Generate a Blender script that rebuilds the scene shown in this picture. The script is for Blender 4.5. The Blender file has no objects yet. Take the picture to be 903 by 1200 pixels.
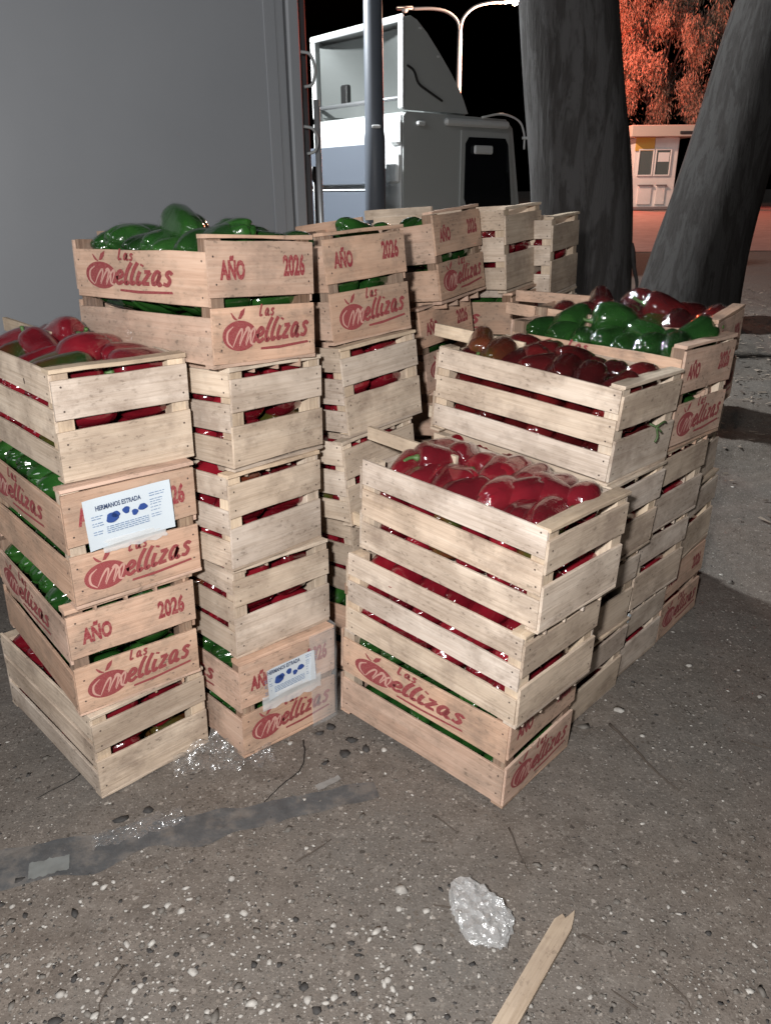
import bpy, bmesh, math, random
import numpy as np
from mathutils import Vector, Matrix, Euler, noise

random.seed(7)
rng = np.random.default_rng(11)
scene = bpy.context.scene
COL = scene.collection

# ------------------------------------------------------------------ camera
CAM_H = 1.4744
cam_data = bpy.data.cameras.new("camera")
cam_data.sensor_fit = 'VERTICAL'
cam_data.sensor_height = 24.0
cam_data.lens = 24.0 * 897.67 / 1200.0
cam_data.clip_start = 0.02
cam_data.clip_end = 1500.0
cam = bpy.data.objects.new("camera", cam_data)
COL.objects.link(cam)
cam.matrix_world = (Matrix.Translation((0, 0, CAM_H))
                    @ Matrix.Rotation(math.radians(90 - 22.764), 4, 'X')
                    @ Matrix.Rotation(math.radians(-0.515), 4, 'Z'))
scene.camera = cam

# ------------------------------------------------------------------ world: night sky
world = bpy.data.worlds.new("World")
scene.world = world
world.use_nodes = True
wn = world.node_tree
bg = wn.nodes["Background"]
sky = wn.nodes.new("ShaderNodeTexSky")
sky.sky_type = 'NISHITA'
sky.sun_disc = False
SUN_TRAVEL = Vector((0.48, 0.80, -0.38)).normalized()
sky.sun_elevation = math.radians(-5.0)
sky.sun_rotation = math.atan2(-SUN_TRAVEL.x, -SUN_TRAVEL.y)
wn.links.new(sky.outputs[0], bg.inputs[0])
bg.inputs[1].default_value = 0.6

# ------------------------------------------------------------------ lights
def light(name, kind, loc, energy, color, **kw):
    d = bpy.data.lights.new(name, kind)
    d.energy = energy
    d.color = color
    for k, v in kw.items():
        setattr(d, k, v)
    o = bpy.data.objects.new(name, d)
    o.location = loc
    COL.objects.link(o)
    return o

sun = light("sun", 'SUN', (0, 0, 10), 0.45, (0.97, 0.98, 1.0), angle=math.radians(18))
sun.rotation_euler = SUN_TRAVEL.to_track_quat('-Z', 'Y').to_euler()
# unseen point light near the camera for the phone flash, falling off quickly
light("camera_flash_light", 'POINT', (-0.22, -0.22, 1.72), 305.0, (1.0, 0.968, 0.95), shadow_soft_size=0.05)

scene.view_settings.view_transform = 'Standard'
scene.view_settings.look = 'None'
scene.view_settings.exposure = 0.05
scene.view_settings.gamma = 1.0
scene.view_settings.use_curve_mapping = False
try:
    scene.cycles.max_bounces = 8
    scene.cycles.transparent_max_bounces = 12
    scene.cycles.use_denoising = True
except Exception:
    pass

# ------------------------------------------------------------------ helpers
def mesh_from(name, verts, faces, mats=(), smooth=False, fmat=None):
    me = bpy.data.meshes.new(name)
    me.from_pydata([tuple(map(float, v)) for v in verts], [], [tuple(map(int, f)) for f in faces])
    for m in mats:
        me.materials.append(m)
    if fmat is not None:
        me.polygons.foreach_set("material_index", np.asarray(fmat, dtype=np.int32))
    if smooth:
        me.polygons.foreach_set("use_smooth", np.ones(len(me.polygons), dtype=bool))
    me.update()
    return me

def mesh_np(name, V, T, mats=(), smooth=True, fmat=None):
    """fast builder for large triangle meshes"""
    me = bpy.data.meshes.new(name)
    V = np.asarray(V, dtype=np.float32); T = np.asarray(T, dtype=np.int32)
    me.vertices.add(len(V)); me.vertices.foreach_set("co", V.ravel())
    n = T.shape[1]
    me.loops.add(T.size); me.loops.foreach_set("vertex_index", T.ravel())
    me.polygons.add(len(T))
    me.polygons.foreach_set("loop_start", np.arange(0, T.size, n, dtype=np.int32))
    for m in mats:
        me.materials.append(m)
    if fmat is not None:
        me.polygons.foreach_set("material_index", np.asarray(fmat, dtype=np.int32))
    me.polygons.foreach_set("use_smooth", np.full(len(T), smooth))
    me.update(calc_edges=True)
    return me

def obj(name, me, parent=None, loc=None, rot=None, matrix=None):
    o = bpy.data.objects.new(name, me)
    COL.objects.link(o)
    if parent is not None:
        o.parent = parent
    if matrix is not None:
        o.matrix_basis = matrix
    else:
        if loc is not None: o.location = loc
        if rot is not None: o.rotation_euler = rot
    return o

def tag(o, label, cat, group=None, kind=None):
    if label: o["label"] = label
    if cat: o["category"] = cat
    if group: o["group"] = group
    if kind: o["kind"] = kind
    return o

def thing(name, label, cat, matrix=None, group=None):
    o = obj(name, None, matrix=matrix if matrix is not None else Matrix())
    o.empty_display_size = 0.1
    return tag(o, label, cat, group)

class MB:
    """collects shapes for ONE mesh"""
    def __init__(s): s.v = []; s.f = []; s.m = []
    def add(s, V, F, mi=0, M=None):
        b = len(s.v)
        for v in V:
            s.v.append(tuple(M @ Vector(v)) if M is not None else tuple(v))
        for f in F:
            s.f.append(tuple(i + b for i in f)); s.m.append(mi)
        return s
    def box(s, c, d, bev=0.0, mi=0, M=None):
        V, F = cbox(d[0], d[1], d[2], bev)
        V = [(x + c[0], y + c[1], z + c[2]) for x, y, z in V]
        return s.add(V, F, mi, M)
    def tube(s, pts, rad, n=8, mi=0, cap=True):
        V, F = tube(pts, rad, n, cap)
        return s.add(V, F, mi)
    def prism(s, poly, y0, y1, mi=0, M=None):
        """poly in (x,z), extruded along y"""
        n = len(poly)
        V = [(x, y0, z) for x, z in poly] + [(x, y1, z) for x, z in poly]
        F = [tuple(range(n)), tuple(range(2 * n - 1, n - 1, -1))]
        F += [(i, i + n, (i + 1) % n + n, (i + 1) % n) for i in range(n)]
        return s.add(V, F, mi, M)
    def mesh(s, name, mats, smooth=False):
        return mesh_from(name, s.v, s.f, mats, smooth, s.m)

def cbox(lx, ly, lz, bev=0.0, jit=0.0):
    hx, hy, hz = lx / 2, ly / 2, lz / 2
    if bev <= 0:
        V = [(sx * hx, sy * hy, sz * hz) for sx in (-1, 1) for sy in (-1, 1) for sz in (-1, 1)]
        F = [(0, 1, 3, 2), (4, 6, 7, 5), (0, 4, 5, 1), (2, 3, 7, 6), (0, 2, 6, 4), (1, 5, 7, 3)]
        return V, F
    b = min(bev, hx * .8, hy * .8, hz * .8)
    V = []; idx = {}
    for sx in (-1, 1):
        for sy in (-1, 1):
            for sz in (-1, 1):
                j = [random.uniform(-jit, jit) for _ in range(3)]
                idx[(sx, sy, sz)] = len(V)
                V.append((sx * hx + j[0], sy * (hy - b) + j[1], sz * (hz - b) + j[2]))
                V.append((sx * (hx - b) + j[0], sy * hy + j[1], sz * (hz - b) + j[2]))
                V.append((sx * (hx - b) + j[0], sy * (hy - b) + j[1], sz * hz + j[2]))
    F = []
    def q(a, b_, c, d, flip):
        F.append((a, b_, c, d) if not flip else (d, c, b_, a))
    for s in (-1, 1):
        q(idx[(s, -1, -1)], idx[(s, 1, -1)], idx[(s, 1, 1)], idx[(s, -1, 1)], s < 0)
        q(idx[(-1, s, -1)] + 1, idx[(1, s, -1)] + 1, idx[(1, s, 1)] + 1, idx[(-1, s, 1)] + 1, s > 0)
        q(idx[(-1, -1, s)] + 2, idx[(1, -1, s)] + 2, idx[(1, 1, s)] + 2, idx[(-1, 1, s)] + 2, s < 0)
    for a in (-1, 1):
        for c in (-1, 1):
            q(idx[(a, c, -1)], idx[(a, c, 1)], idx[(a, c, 1)] + 1, idx[(a, c, -1)] + 1, a * c < 0)
            q(idx[(a, -1, c)], idx[(a, 1, c)], idx[(a, 1, c)] + 2, idx[(a, -1, c)] + 2, a * c > 0)
            q(idx[(-1, a, c)] + 1, idx[(1, a, c)] + 1, idx[(1, a, c)] + 2, idx[(-1, a, c)] + 2, a * c < 0)
    for k, i in idx.items():
        F.append((i, i + 1, i + 2) if k[0] * k[1] * k[2] > 0 else (i + 2, i + 1, i))
    return V, F

def tube(pts, rad, n=8, cap=True):
    pts = [Vector(p) for p in pts]
    if not hasattr(rad, '__len__'): rad = [rad] * len(pts)
    V = []; F = []
    prev = None
    for i, p in enumerate(pts):
        t = (pts[min(i + 1, len(pts) - 1)] - pts[max(i - 1, 0)]).normalized()
        if prev is None:
            a = Vector((0, 0, 1)) if abs(t.z) < .9 else Vector((1, 0, 0))
            x = t.cross(a).normalized()
        else:
            x = (prev - t * prev.dot(t)).normalized()
        prev = x
        y = t.cross(x)
        for k in range(n):
            an = 2 * math.pi * k / n
            V.append(tuple(p + (x * math.cos(an) + y * math.sin(an)) * rad[i]))
    for i in range(len(pts) - 1):
        for k in range(n):
            a = i * n + k; b = i * n + (k + 1) % n
            F.append((a, b, b + n, a + n))
    if cap:
        F.append(tuple(range(n - 1, -1, -1)))
        F.append(tuple(range((len(pts) - 1) * n, len(pts) * n)))
    return V, F

def smooth_pts(P, n=6):
    P = [np.array(p, dtype=float) for p in P]
    if len(P) < 3: return P
    out = []
    Q = [2 * P[0] - P[1]] + P + [2 * P[-1] - P[-2]]
    for i in range(1, len(Q) - 2):
        for k in range(n):
            t = k / n
            a, b, c, d = Q[i - 1], Q[i], Q[i + 1], Q[i + 2]
            out.append(.5 * (2 * b + (c - a) * t + (2 * a - 5 * b + 4 * c - d) * t * t + (3 * b - a - 3 * c + d) * t ** 3))
    out.append(P[-1])
    return out

# ------------------------------------------------------------------ materials
class NT:
    def __init__(s, name):
        s.mat = bpy.data.materials.new(name); s.mat.use_nodes = True
        s.t = s.mat.node_tree; s.b = s.t.nodes["Principled BSDF"]
        s.out = s.t.nodes["Material Output"]
    def n(s, kind, **kw):
        nd = s.t.nodes.new("ShaderNode" + kind)
        for k, v in kw.items(): setattr(nd, k, v)
        return nd
    def l(s, a, b): s.t.links.new(a, b)
    def set(s, **kw):
        for k, v in kw.items(): s.b.inputs[k.replace('_', ' ')].default_value = v
    def coord(s, scale=(1, 1, 1), which='Object', rnd=True):
        tc = s.n("TexCoord"); mp = s.n("Mapping"); mp.inputs['Scale'].default_value = scale
        if rnd:
            oi = s.n("ObjectInfo"); mu = s.n("VectorMath", operation='MULTIPLY_ADD')
            cb = s.n("CombineXYZ")
            for i in range(3): s.l(oi.outputs['Random'], cb.inputs[i])
            s.l(cb.outputs[0], mu.inputs[0]); mu.inputs[1].default_value = (37.0, 71.0, 53.0)
            s.l(tc.outputs[which], mu.inputs[2]); s.l(mu.outputs[0], mp.inputs[0])
        else:
            s.l(tc.outputs[which], mp.inputs[0])
        return mp.outputs[0]
    def noise(s, vec, scale, detail=4, rough=.55, dist=0.0):
        nd = s.n("TexNoise"); nd.inputs['Scale'].default_value = scale
        nd.inputs['Detail'].default_value = detail; nd.inputs['Roughness'].default_value = rough
        nd.inputs['Distortion'].default_value = dist
        if vec is not None: s.l(vec, nd.inputs['Vector'])
        return nd.outputs['Fac']
    def ramp(s, fac, stops, interp='LINEAR'):
        r = s.n("ValToRGB"); r.color_ramp.interpolation = interp
        e = r.color_ramp.elements
        while len(e) < len(stops): e.new(0.5)
        for i, (p, c) in enumerate(stops):
            e[i].position = p; e[i].color = (*c, 1) if len(c) == 3 else c
        s.l(fac, r.inputs[0]); return r.outputs[0]
    def mix(s, fac, a, b, mode='MIX'):
        m = s.n("Mix", data_type='RGBA', blend_type=mode)
        for sock, v in ((m.inputs[0], fac), (m.inputs[6], a), (m.inputs[7], b)):
            if isinstance(v, (int, float)): sock.default_value = v
            elif isinstance(v, tuple): sock.default_value = (*v, 1)
            else: s.l(v, sock)
        return m.outputs[2]
    def math(s, op, a, b=0.5):
        m = s.n("Math", operation=op)
        for sock, v in ((m.inputs[0], a), (m.inputs[1], b)):
            if isinstance(v, (int, float)): sock.default_value = v
            else: s.l(v, sock)
        return m.outputs[0]
    def bump(s, h, strength=.3, dist=.01):
        b = s.n("Bump"); b.inputs['Strength'].default_value = strength; b.inputs['Distance'].default_value = dist
        s.l(h, b.inputs['Height']); s.l(b.outputs[0], s.b.inputs['Normal'])

def wood(name, lo, mid, hi, rough=.78, mould=.6):
    m = NT(name)
    v = m.coord((1.3, 46, 46))
    g = m.noise(v, 3.0, 7, .68, .4)
    v2 = m.coord((.8, 5, 5))
    w = m.noise(v2, 3.0, 3, .5)
    f = m.math('ADD', m.math('MULTIPLY', g, .6), m.math('MULTIPLY', w, .4))
    c = m.ramp(f, [(.32, lo), (.5, mid), (.66, hi)])
    oi = m.n("ObjectInfo")
    # boards differ: some greyer, some warmer, some dirtier
    hue = m.ramp(oi.outputs['Random'], [(0, (.74, .70, .64)), (.3, (1.0, .95, .86)), (.6, (1.0, 1.0, 1.0)), (.85, (.86, .85, .82)), (1, (1.06, .98, .88))])
    c = m.mix(1.0, c, hue, 'MULTIPLY')
    # dark specks, knots and handling dirt
    sp = m.noise(m.coord((10, 20, 20)), 5.0, 4, .65)
    spk = m.ramp(sp, [(.56, (0, 0, 0)), (.66, (1, 1, 1))])
    patch = m.ramp(m.noise(m.coord((2.2, 3, 3)), 3.0, 3, .6), [(.42, (0, 0, 0)), (.62, (1, 1, 1))])
    c = m.mix(m.math('MULTIPLY', m.math('MULTIPLY', spk, patch), mould), c, (.07, .055, .04))
    c = m.mix(m.math('MULTIPLY', patch, .45), c, (.25, .19, .145))
    stain = m.ramp(m.noise(m.coord((1.2, 1.6, 1.6)), 5.0, 5, .7), [(.52, (0, 0, 0)), (.68, (1, 1, 1))])
    c = m.mix(m.math('MULTIPLY', stain, .55), c, (.22, .165, .13))
    m.l(c, m.b.inputs['Base Color'])
    m.set(Roughness=rough)
    m.b.inputs['Specular IOR Level'].default_value = .25
    m.bump(g, .6, .003)
    return m.mat

M = {}
M['wood'] = wood('pale_poplar_wood', (.41, .335, .27), (.60, .515, .44), (.71, .635, .56))
M['wood_pink'] = wood('printed_pinkish_wood', (.43, .28, .21), (.585, .41, .32), (.67, .50, .405), mould=.75)
M['wood_post'] = wood('corner_post_wood', (.48, .39, .30), (.64, .54, .43), (.74, .65, .54), mould=.2)
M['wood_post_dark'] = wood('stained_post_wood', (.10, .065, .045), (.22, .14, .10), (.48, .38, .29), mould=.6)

def simple(name, col, rough=.5, **kw):
    m = NT(name)
    m.set(Base_Color=(*col, 1), Roughness=rough)
    for k, v in kw.items(): m.b.inputs[k].default_value = v
    return m.mat

def ink(name, col, fade=.6):
    m = NT(name)
    n1 = m.noise(m.coord((1, 1, 1)), 160, 3, .7)
    c = m.mix(m.math('MULTIPLY', m.ramp(n1, [(.45, (0, 0, 0)), (.75, (1, 1, 1))]), fade), col, (.45, .26, .2))
    m.l(c, m.b.inputs['Base Color']); m.set(Roughness=.8)
    return m.mat
M['ink_red'] = ink('red_stamp_ink', (.235, .026, .036))
M['ink_skin'] = ink('bare_wood_in_print', (.50, .29, .24), .2)
M['ink_blue'] = simple('blue_label_ink', (.02, .06, .24), .6)
M['ink_grey'] = simple('grey_label_ink', (.16, .24, .38), .6)
M['ink_navy'] = simple('navy_label_ink', (.035, .06, .13), .6)
M['paper'] = simple('white_label_paper', (.54, .61, .66), .55)
M['nail'] = simple('rusty_nail_head', (.07, .05, .04), .6)
M['wood_cut'] = wood('weathered_lath_wood', (.38, .31, .245), (.52, .445, .37), (.60, .53, .455))

def pepper_mat(name, dark, mid, light_c, rough=.13):
    m = NT(name)
    v = m.coord((1, 1, 1))
    n1 = m.noise(v, 9, 3, .5)
    c = m.ramp(n1, [(.3, dark), (.55, mid), (.75, light_c)])
    oi = m.n("ObjectInfo")
    c = m.mix(1.0, c, m.ramp(oi.outputs['Random'], [(0, (.55, .55, .55)), (.5, (1, 1, 1)), (1, (1.25, 1.1, 1.1))]), 'MULTIPLY')
    m.l(c, m.b.inputs['Base Color']); m.set(Roughness=rough)
    m.b.inputs['Specular IOR Level'].default_value = .62
    m.b.inputs['Coat Weight'].default_value = .7
    m.b.inputs['Coat Roughness'].default_value = .035
    m.bump(m.noise(v, 34, 3, .6), .42, .006)
    return m.mat
M['pep_red'] = pepper_mat('red_pepper_skin', (.085, .004, .008), (.155, .007, .014), (.21, .011, .019))
M['pep_maroon'] = pepper_mat('maroon_pepper_skin', (.045, .004, .005), (.085, .007, .008), (.14, .011, .011))
M['pep_green'] = pepper_mat('green_pepper_skin', (.008, .034, .007), (.014, .062, .011), (.028, .10, .018))
M['pep_turn'] = pepper_mat('half_ripe_pepper_skin', (.02, .06, .01), (.10, .03, .012), (.13, .02, .012))
M['stem'] = simple('pepper_stem_green', (.06, .13, .03), .55)

# ------------------------------------------------------------------ ground
def sstep(a, b, x):
    t = min(1, max(0, (x - a) / (b - a))); return t * t * (3 - 2 * t)
def gbase(x, y):
    d = -(x + .63) * .75 + (y - 1.69) * .66        # behind the row of stacks the yard dips a little
    return -.045 * sstep(.05, .6, d) + .56 * sstep(11, 37, y)
def gz(x, y):
    z = gbase(x, y)
    p = Vector((x, y, 0))
    near = 1 - sstep(6, 12, y)
    z += near * (.0035 * noise.noise(p * 9) + .0022 * noise.noise(p * 27))
    far = sstep(2.7, 4.5, y) * (1 - sstep(9, 14, y)) * sstep(1.0, 1.8, x)
    z += far * (.07 * noise.noise(Vector((x * 1.3, y * 1.9, 3))) + .035 * abs(noise.noise(Vector((x * 3.1 + 5, y * 4.2, 1)))))
    return z
def spread(a, b, first, grow):
    out = []; s = first; p = a
    while abs(p - a) < abs(b - a):
        p += s if b > a else -s; s *= grow; out.append(p)
    out[-1] = b
    return out
xs = sorted(spread(-1.7, -220, .05, 1.16)) + list(np.arange(-1.7, 2.0, .0175)) + spread(2.0, 6.0, .04, 1.02) + spread(6.1, 220, .2, 1.15)
ys = sorted(spread(.72, -40, .06, 1.3)) + list(np.arange(.72, 2.6, .0175)) + spread(2.6, 14, .022, 1.03) + spread(14.4, 400, .5, 1.16)
nx, ny = len(xs), len(ys)
V = [(x, y, gz(x, y)) for y in ys for x in xs]
idx = np.arange(nx * ny).reshape(ny, nx)
T = np.stack([idx[:-1, :-1], idx[:-1, 1:], idx[1:, 1:], idx[1:, :-1]], -1).reshape(-1, 4)
m = NT('trodden_soil')
v = m.coord((1, 1, 1), 'Object', False)
n1 = m.noise(v, 1.3, 5, .6); n2 = m.noise(v, 14, 6, .65); n3 = m.noise(v, 70, 4, .6); n4 = m.noise(v, 240, 3, .6)
c = m.ramp(n2, [(.30, (.155, .136, .12)), (.5, (.215, .193, .173)), (.72, (.28, .256, .232))])
c = m.mix(m.ramp(n1, [(.38, (0, 0, 0)), (.62, (1, 1, 1))]), c, (.20, .194, .184))
c = m.mix(m.math('MULTIPLY', m.ramp(n3, [(.62, (0, 0, 0)), (.72, (1, 1, 1))]), .45), c, (.09, .078, .068))
c = m.mix(m.math('MULTIPLY', m.ramp(n4, [(.64, (0, 0, 0)), (.72, (1, 1, 1))]), .45), c, (.36, .33, .30))
c = m.mix(m.math('MULTIPLY', m.ramp(m.noise(v, 26, 5, .7, .6), [(.56, (0, 0, 0)), (.70, (1, 1, 1))]), .42), c, (.40, .385, .36))
for sc_, thr, keep_, amt in ((55, .30, .62, .75), (120, .34, .55, .7), (260, .38, .45, .6)):
    vo = m.n("TexVoronoi"); vo.inputs['Scale'].default_value = sc_; vo.inputs['Randomness'].default_value = 1.0
    wob = m.n("VectorMath", operation='MULTIPLY_ADD'); nz_ = m.n("TexNoise"); nz_.inputs['Scale'].default_value = sc_ * 1.7; nz_.inputs['Detail'].default_value = 2
    m.l(v, nz_.inputs['Vector']); m.l(nz_.outputs['Color'], wob.inputs[0]); k_ = .9 / sc_; wob.inputs[1].default_value = (k_, k_, k_); m.l(v, wob.inputs[2]); m.l(wob.outputs[0], vo.inputs['Vector'])
    sx = m.n("SeparateColor"); m.l(vo.outputs['Color'], sx.inputs[0])
    near_ = m.math('LESS_THAN', vo.outputs['Distance'], thr); on_ = m.math('GREATER_THAN', sx.outputs[0], keep_)
    tone = m.ramp(sx.outputs[1], [(0, (.055, .05, .046)), (.38, (.13, .115, .10)), (.6, (.27, .245, .22)), (.85, (.42, .40, .37)), (1, (.58, .56, .53))])
    c = m.mix(m.math('MULTIPLY', m.math('MULTIPLY', near_, on_), amt), c, tone)
c = m.mix(1.0, c, (.70, .665, .635), 'MULTIPLY')
m.l(c, m.b.inputs['Base Color']); m.set(Roughness=.93)
m.b.inputs['Specular IOR Level'].default_value = .15
m.bump(m.math('ADD', m.math('MULTIPLY', n2, .6), m.math('ADD', m.math('MULTIPLY', n3, .35), m.math('MULTIPLY', n4, .15))), .6, .012)
M['soil'] = m.mat
g = obj('ground', mesh_np('ground', V, T, [M['soil']], True))
tag(g, None, None, None, 'structure')

# paved road in front of the far kiosk
m = NT('sodium_tinted_paving')  # pink of the sodium light is put into the paving colour
v = m.coord((1, 1, 1), 'Object', False)
m.l(m.ramp(m.noise(v, 2.2, 5, .6), [(.3, (.25, .16, .14)), (.7, (.36, .24, .21))]), m.b.inputs['Base Color'])
m.set(Roughness=.85); M['road'] = m.mat
rx = np.linspace(1, 60, 30); ry = np.linspace(19, 43, 40)
V = [(x, y, gbase(x, y) + .012 + .004 * math.sin(x)) for y in ry for x in rx]
idx = np.arange(30 * 40).reshape(40, 30)
T = np.stack([idx[:-1, :-1], idx[:-1, 1:], idx[1:, 1:], idx[1:, :-1]], -1).reshape(-1, 4)
tag(obj('road', mesh_np('road', V, T, [M['road']], True)), None, None, None, 'structure')

# ------------------------------------------------------------------ background: cargo trailer
GREY = NT('grey_trailer_paint')
vv = GREY.coord((1, 1, 1), 'Object', False)
GREY.l(GREY.ramp(GREY.noise(vv, 1.1, 5, .6), [(.3, (.172, .184, .198)), (.7, (.192, .204, .218))]), GREY.b.inputs['Base Color'])
GREY.set(Roughness=.42); GREY.bump(GREY.noise(vv, 2.3, 2, .5), .12, .02)
M['trailer'] = GREY.mat
M['steel_dark'] = simple('dark_steel', (.035, .035, .038), .5)
M['steel'] = simple('galvanised_steel', (.30, .31, .32), .42, **{'Metallic': .6})
M['rubber'] = simple('black_rubber', (.018, .018, .018), .75)
M['hose_grey'] = simple('grey_hose', (.20, .21, .21), .6)
M['hose_white'] = simple('pale_hose', (.55, .56, .56), .5)

def frame(origin, xdir):
    x = Vector((xdir[0], xdir[1], 0)).normalized(); z = Vector((0, 0, 1)); y = z.cross(x)
    mm = Matrix((x, y, z)).transposed().to_4x4(); mm.translation = Vector(origin)
    return mm
TR = thing('cargo_trailer', 'grey box cargo trailer with a plain smooth side wall behind the crates', 'trailer',
           frame((-.36, 3.42, -.045), (.82, .57)))
# local: x toward the visible right end, y away from the camera, wall plane y = 0
b = MB(); b.box((-2.6, 1.22, 1.75), (5.2, 2.44, 2.5), .015)
obj('box_body', b.mesh('box_body', [M['trailer']]), TR)
for xx in (-.075, -2.0, -3.6):
    b = MB(); b.box((xx, -.0025, 1.75), (.05, .006, 2.46), .002)
    obj('seam_strip', b.mesh('seam_strip', [M['trailer']]), TR)
b = MB(); b.box((.03, .05, 1.75), (.055, .1, 2.5), .008); obj('corner_rail', b.mesh('corner_rail', [M['trailer']]), TR)
b = MB(); b.box((.095, .13, 1.72), (.07, .12, 2.3), .012); obj('hinge_pillar', b.mesh('hinge_pillar', [M['steel_dark']]), TR)
b = MB(); b.tube([(.13, .02, .75), (.13, .02, 1.86)], .013, 10); obj('lock_rod', b.mesh('lock_rod', [M['steel']], True), TR)
for z0, z1 in ((1.90, 2.02), (1.66, 1.76)):
    b = MB(); b.tube(smooth_pts([(.06, -.01, z0), (.085, -.03, z0 + .01), (.10, -.03, (z0 + z1) / 2), (.08, -.03, z1 - .01), (.05, -.01, z1)], 5), .006, 8)
    obj('hose_loop', b.mesh('hose_loop', [M['hose_grey']], True), TR)
b = MB(); b.box((-2.6, .5, .44), (5.0, .12, .14), .01); b.box((-2.6, 1.9, .44), (5.0, .12, .14), .01)
obj('chassis_rail', b.mesh('chassis_rail', [M['steel_dark']]), TR)
def wheel(parent, c, r, w, axis='Y'):
    b = MB(); n = 28; prof = [(r * .56, -w / 2), (r * .93, -w / 2), (r, -w * .36), (r, w * .36), (r * .93, w / 2), (r * .56, w / 2)]
    V = []; F = []
    for i in range(n):
        a = 2 * math.pi * i / n
        for rr, ww in prof: V.append((c[0] + rr * math.cos(a), c[1] + ww, c[2] + rr * math.sin(a)))
    k = len(prof)
    for i in range(n):
        for j in range(k):
            F.append((i * k + j, i * k + (j + 1) % k, ((i + 1) % n) * k + (j + 1) % k, ((i + 1) % n) * k + j))
    t = obj('wheel', mesh_from('wheel', V, F, [M['rubber']], True), parent)
    b = MB(); b.tube([(c[0], c[1] - w * .3, c[2]), (c[0], c[1] + w * .3, c[2])], r * .57, 20)
    obj('rim', b.mesh('rim', [M['steel']]), t)
for xx in (-3.4, -4.3):
    for yy in (.2, 2.2): wheel(TR, (xx, yy, .40), .40, .24)
for yy in (.45, 1.95):
    b = MB(); b.box((-.9, yy, .26), (.1, .1, .52), .008); b.box((-.9, yy, .015), (.24, .24, .03), .005)
    obj('landing_leg', b.mesh('landing_leg', [M['steel_dark']]), TR)

# ------------------------------------------------------------------ background: truck
M['truck_white'] = simple('white_truck_paint', (.62, .64, .64), .35)
M['truck_side'] = simple('dimmed_white_truck_paint', (.40, .42, .415), .45)  # white paint greyed down, the cab side's weaker light put into the colour
M['fairing_in'] = simple('darkened_fairing_inner', (.15, .162, .158), .6)  # hollow of the fairing toned dark in colour to hold down the lamplight
M['truck_grey'] = simple('slate_grey_panel_paint', (.10, .115, .14), .5)
M['glass_dark'] = simple('dark_cab_glass', (.008, .009, .011), .06)
M['black'] = simple('black_trim', (.012, .012, .012), .5)
TK = thing('parked_truck', 'white truck cab with tall open-backed roof fairing beyond the crates', 'truck',
           frame((.30, 12.0, -.045), (.78, .63)))
CB = .30   # local: x forward along the cab, y across (away), z up
# cab body: side profile extruded across
prof = [(0, .75), (2.35, .75), (2.48, 1.3), (2.24, 2.40), (2.08, 2.52), (.06, 2.54), (0, 2.48)]
b = MB(); b.prism(prof, 0, 2.2); me = b.mesh('cab_body', [M['truck_side']])
cab = obj('cab_body', me, TK)
b = MB(); b.prism([(1.12, .95), (2.26, .95), (2.34, 1.3), (2.15, 2.32), (1.12, 2.34)], -.022, .0015)
door = obj('door', b.mesh('door', [M['truck_side']]), TK)
b = MB(); b.prism([(1.20, 1.40), (1.34, 1.10), (2.30, 1.06), (2.13, 2.16), (2.06, 2.25), (1.27, 2.25), (1.20, 2.16)], -.030, -.018)
w_ = obj('window', b.mesh('window', [M['glass_dark']]), door)
b = MB(); b.box((1.20, -.035, 1.12), (.16, .03, .035), .01); obj('door_handle', b.mesh('door_handle', [M['black']]), door)
b = MB(); b.box((1.55, -.06, 2.08), (.40, .05, .12), .025); obj('mirror', b.mesh('mirror', [M['truck_white']]), TK)
b = MB(); b.box((1.45, -.02, 2.44), (1.35, .09, .10), .03); obj('roof_gutter', b.mesh('roof_gutter', [M['truck_white']]), TK)
b = MB(); b.tube(smooth_pts([(1.5, -.05, 2.52), (1.9, -.08, 2.58), (2.22, -.14, 2.5), (2.34, -.16, 2.32), (2.36, -.16, 2.1)], 6), .016, 8)
b.tube([(2.3, -.16, 2.26), (2.62, -.35, 2.26)], .02, 8)
obj('mirror_arm', b.mesh('mirror_arm', [M['truck_white']], True), TK)
b = MB(); b.box((2.62, -.38, 2.0), (.1, .2, .5), .03); obj('wing_mirror', b.mesh('wing_mirror', [M['black']]), TK)
b = MB(); b.box((.30, -.03, 2.40), (.16, .05, .07), .02); obj('marker_lamp', b.mesh('marker_lamp', [M['truck_white']]), TK)
# windscreen
b = MB(); b.add([(2.478, .12, 1.34), (2.478, 2.08, 1.34), (2.266, 2.08, 2.36), (2.266, .12, 2.36)], [(0, 1, 2, 3)])
obj('windscreen', b.mesh('windscreen', [M['glass_dark']]), TK)
# rear cab wall panel, ribbed
b = MB(); b.box((-.02, 1.1, 1.65), (.035, 2.16, 1.7), .008); obj('rear_wall', b.mesh('rear_wall', [M['truck_white']]), TK)
b = MB(); b.box((-.05, .10, 2.28), (.10, .20, .34), .05); obj('air_intake', b.mesh('air_intake', [M['truck_white']]), TK)
b = MB(); b.box((-.06, .16, 1.82), (.08, .28, .4), .03); obj('intake_duct', b.mesh('intake_duct', [M['truck_white']]), TK)
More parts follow.
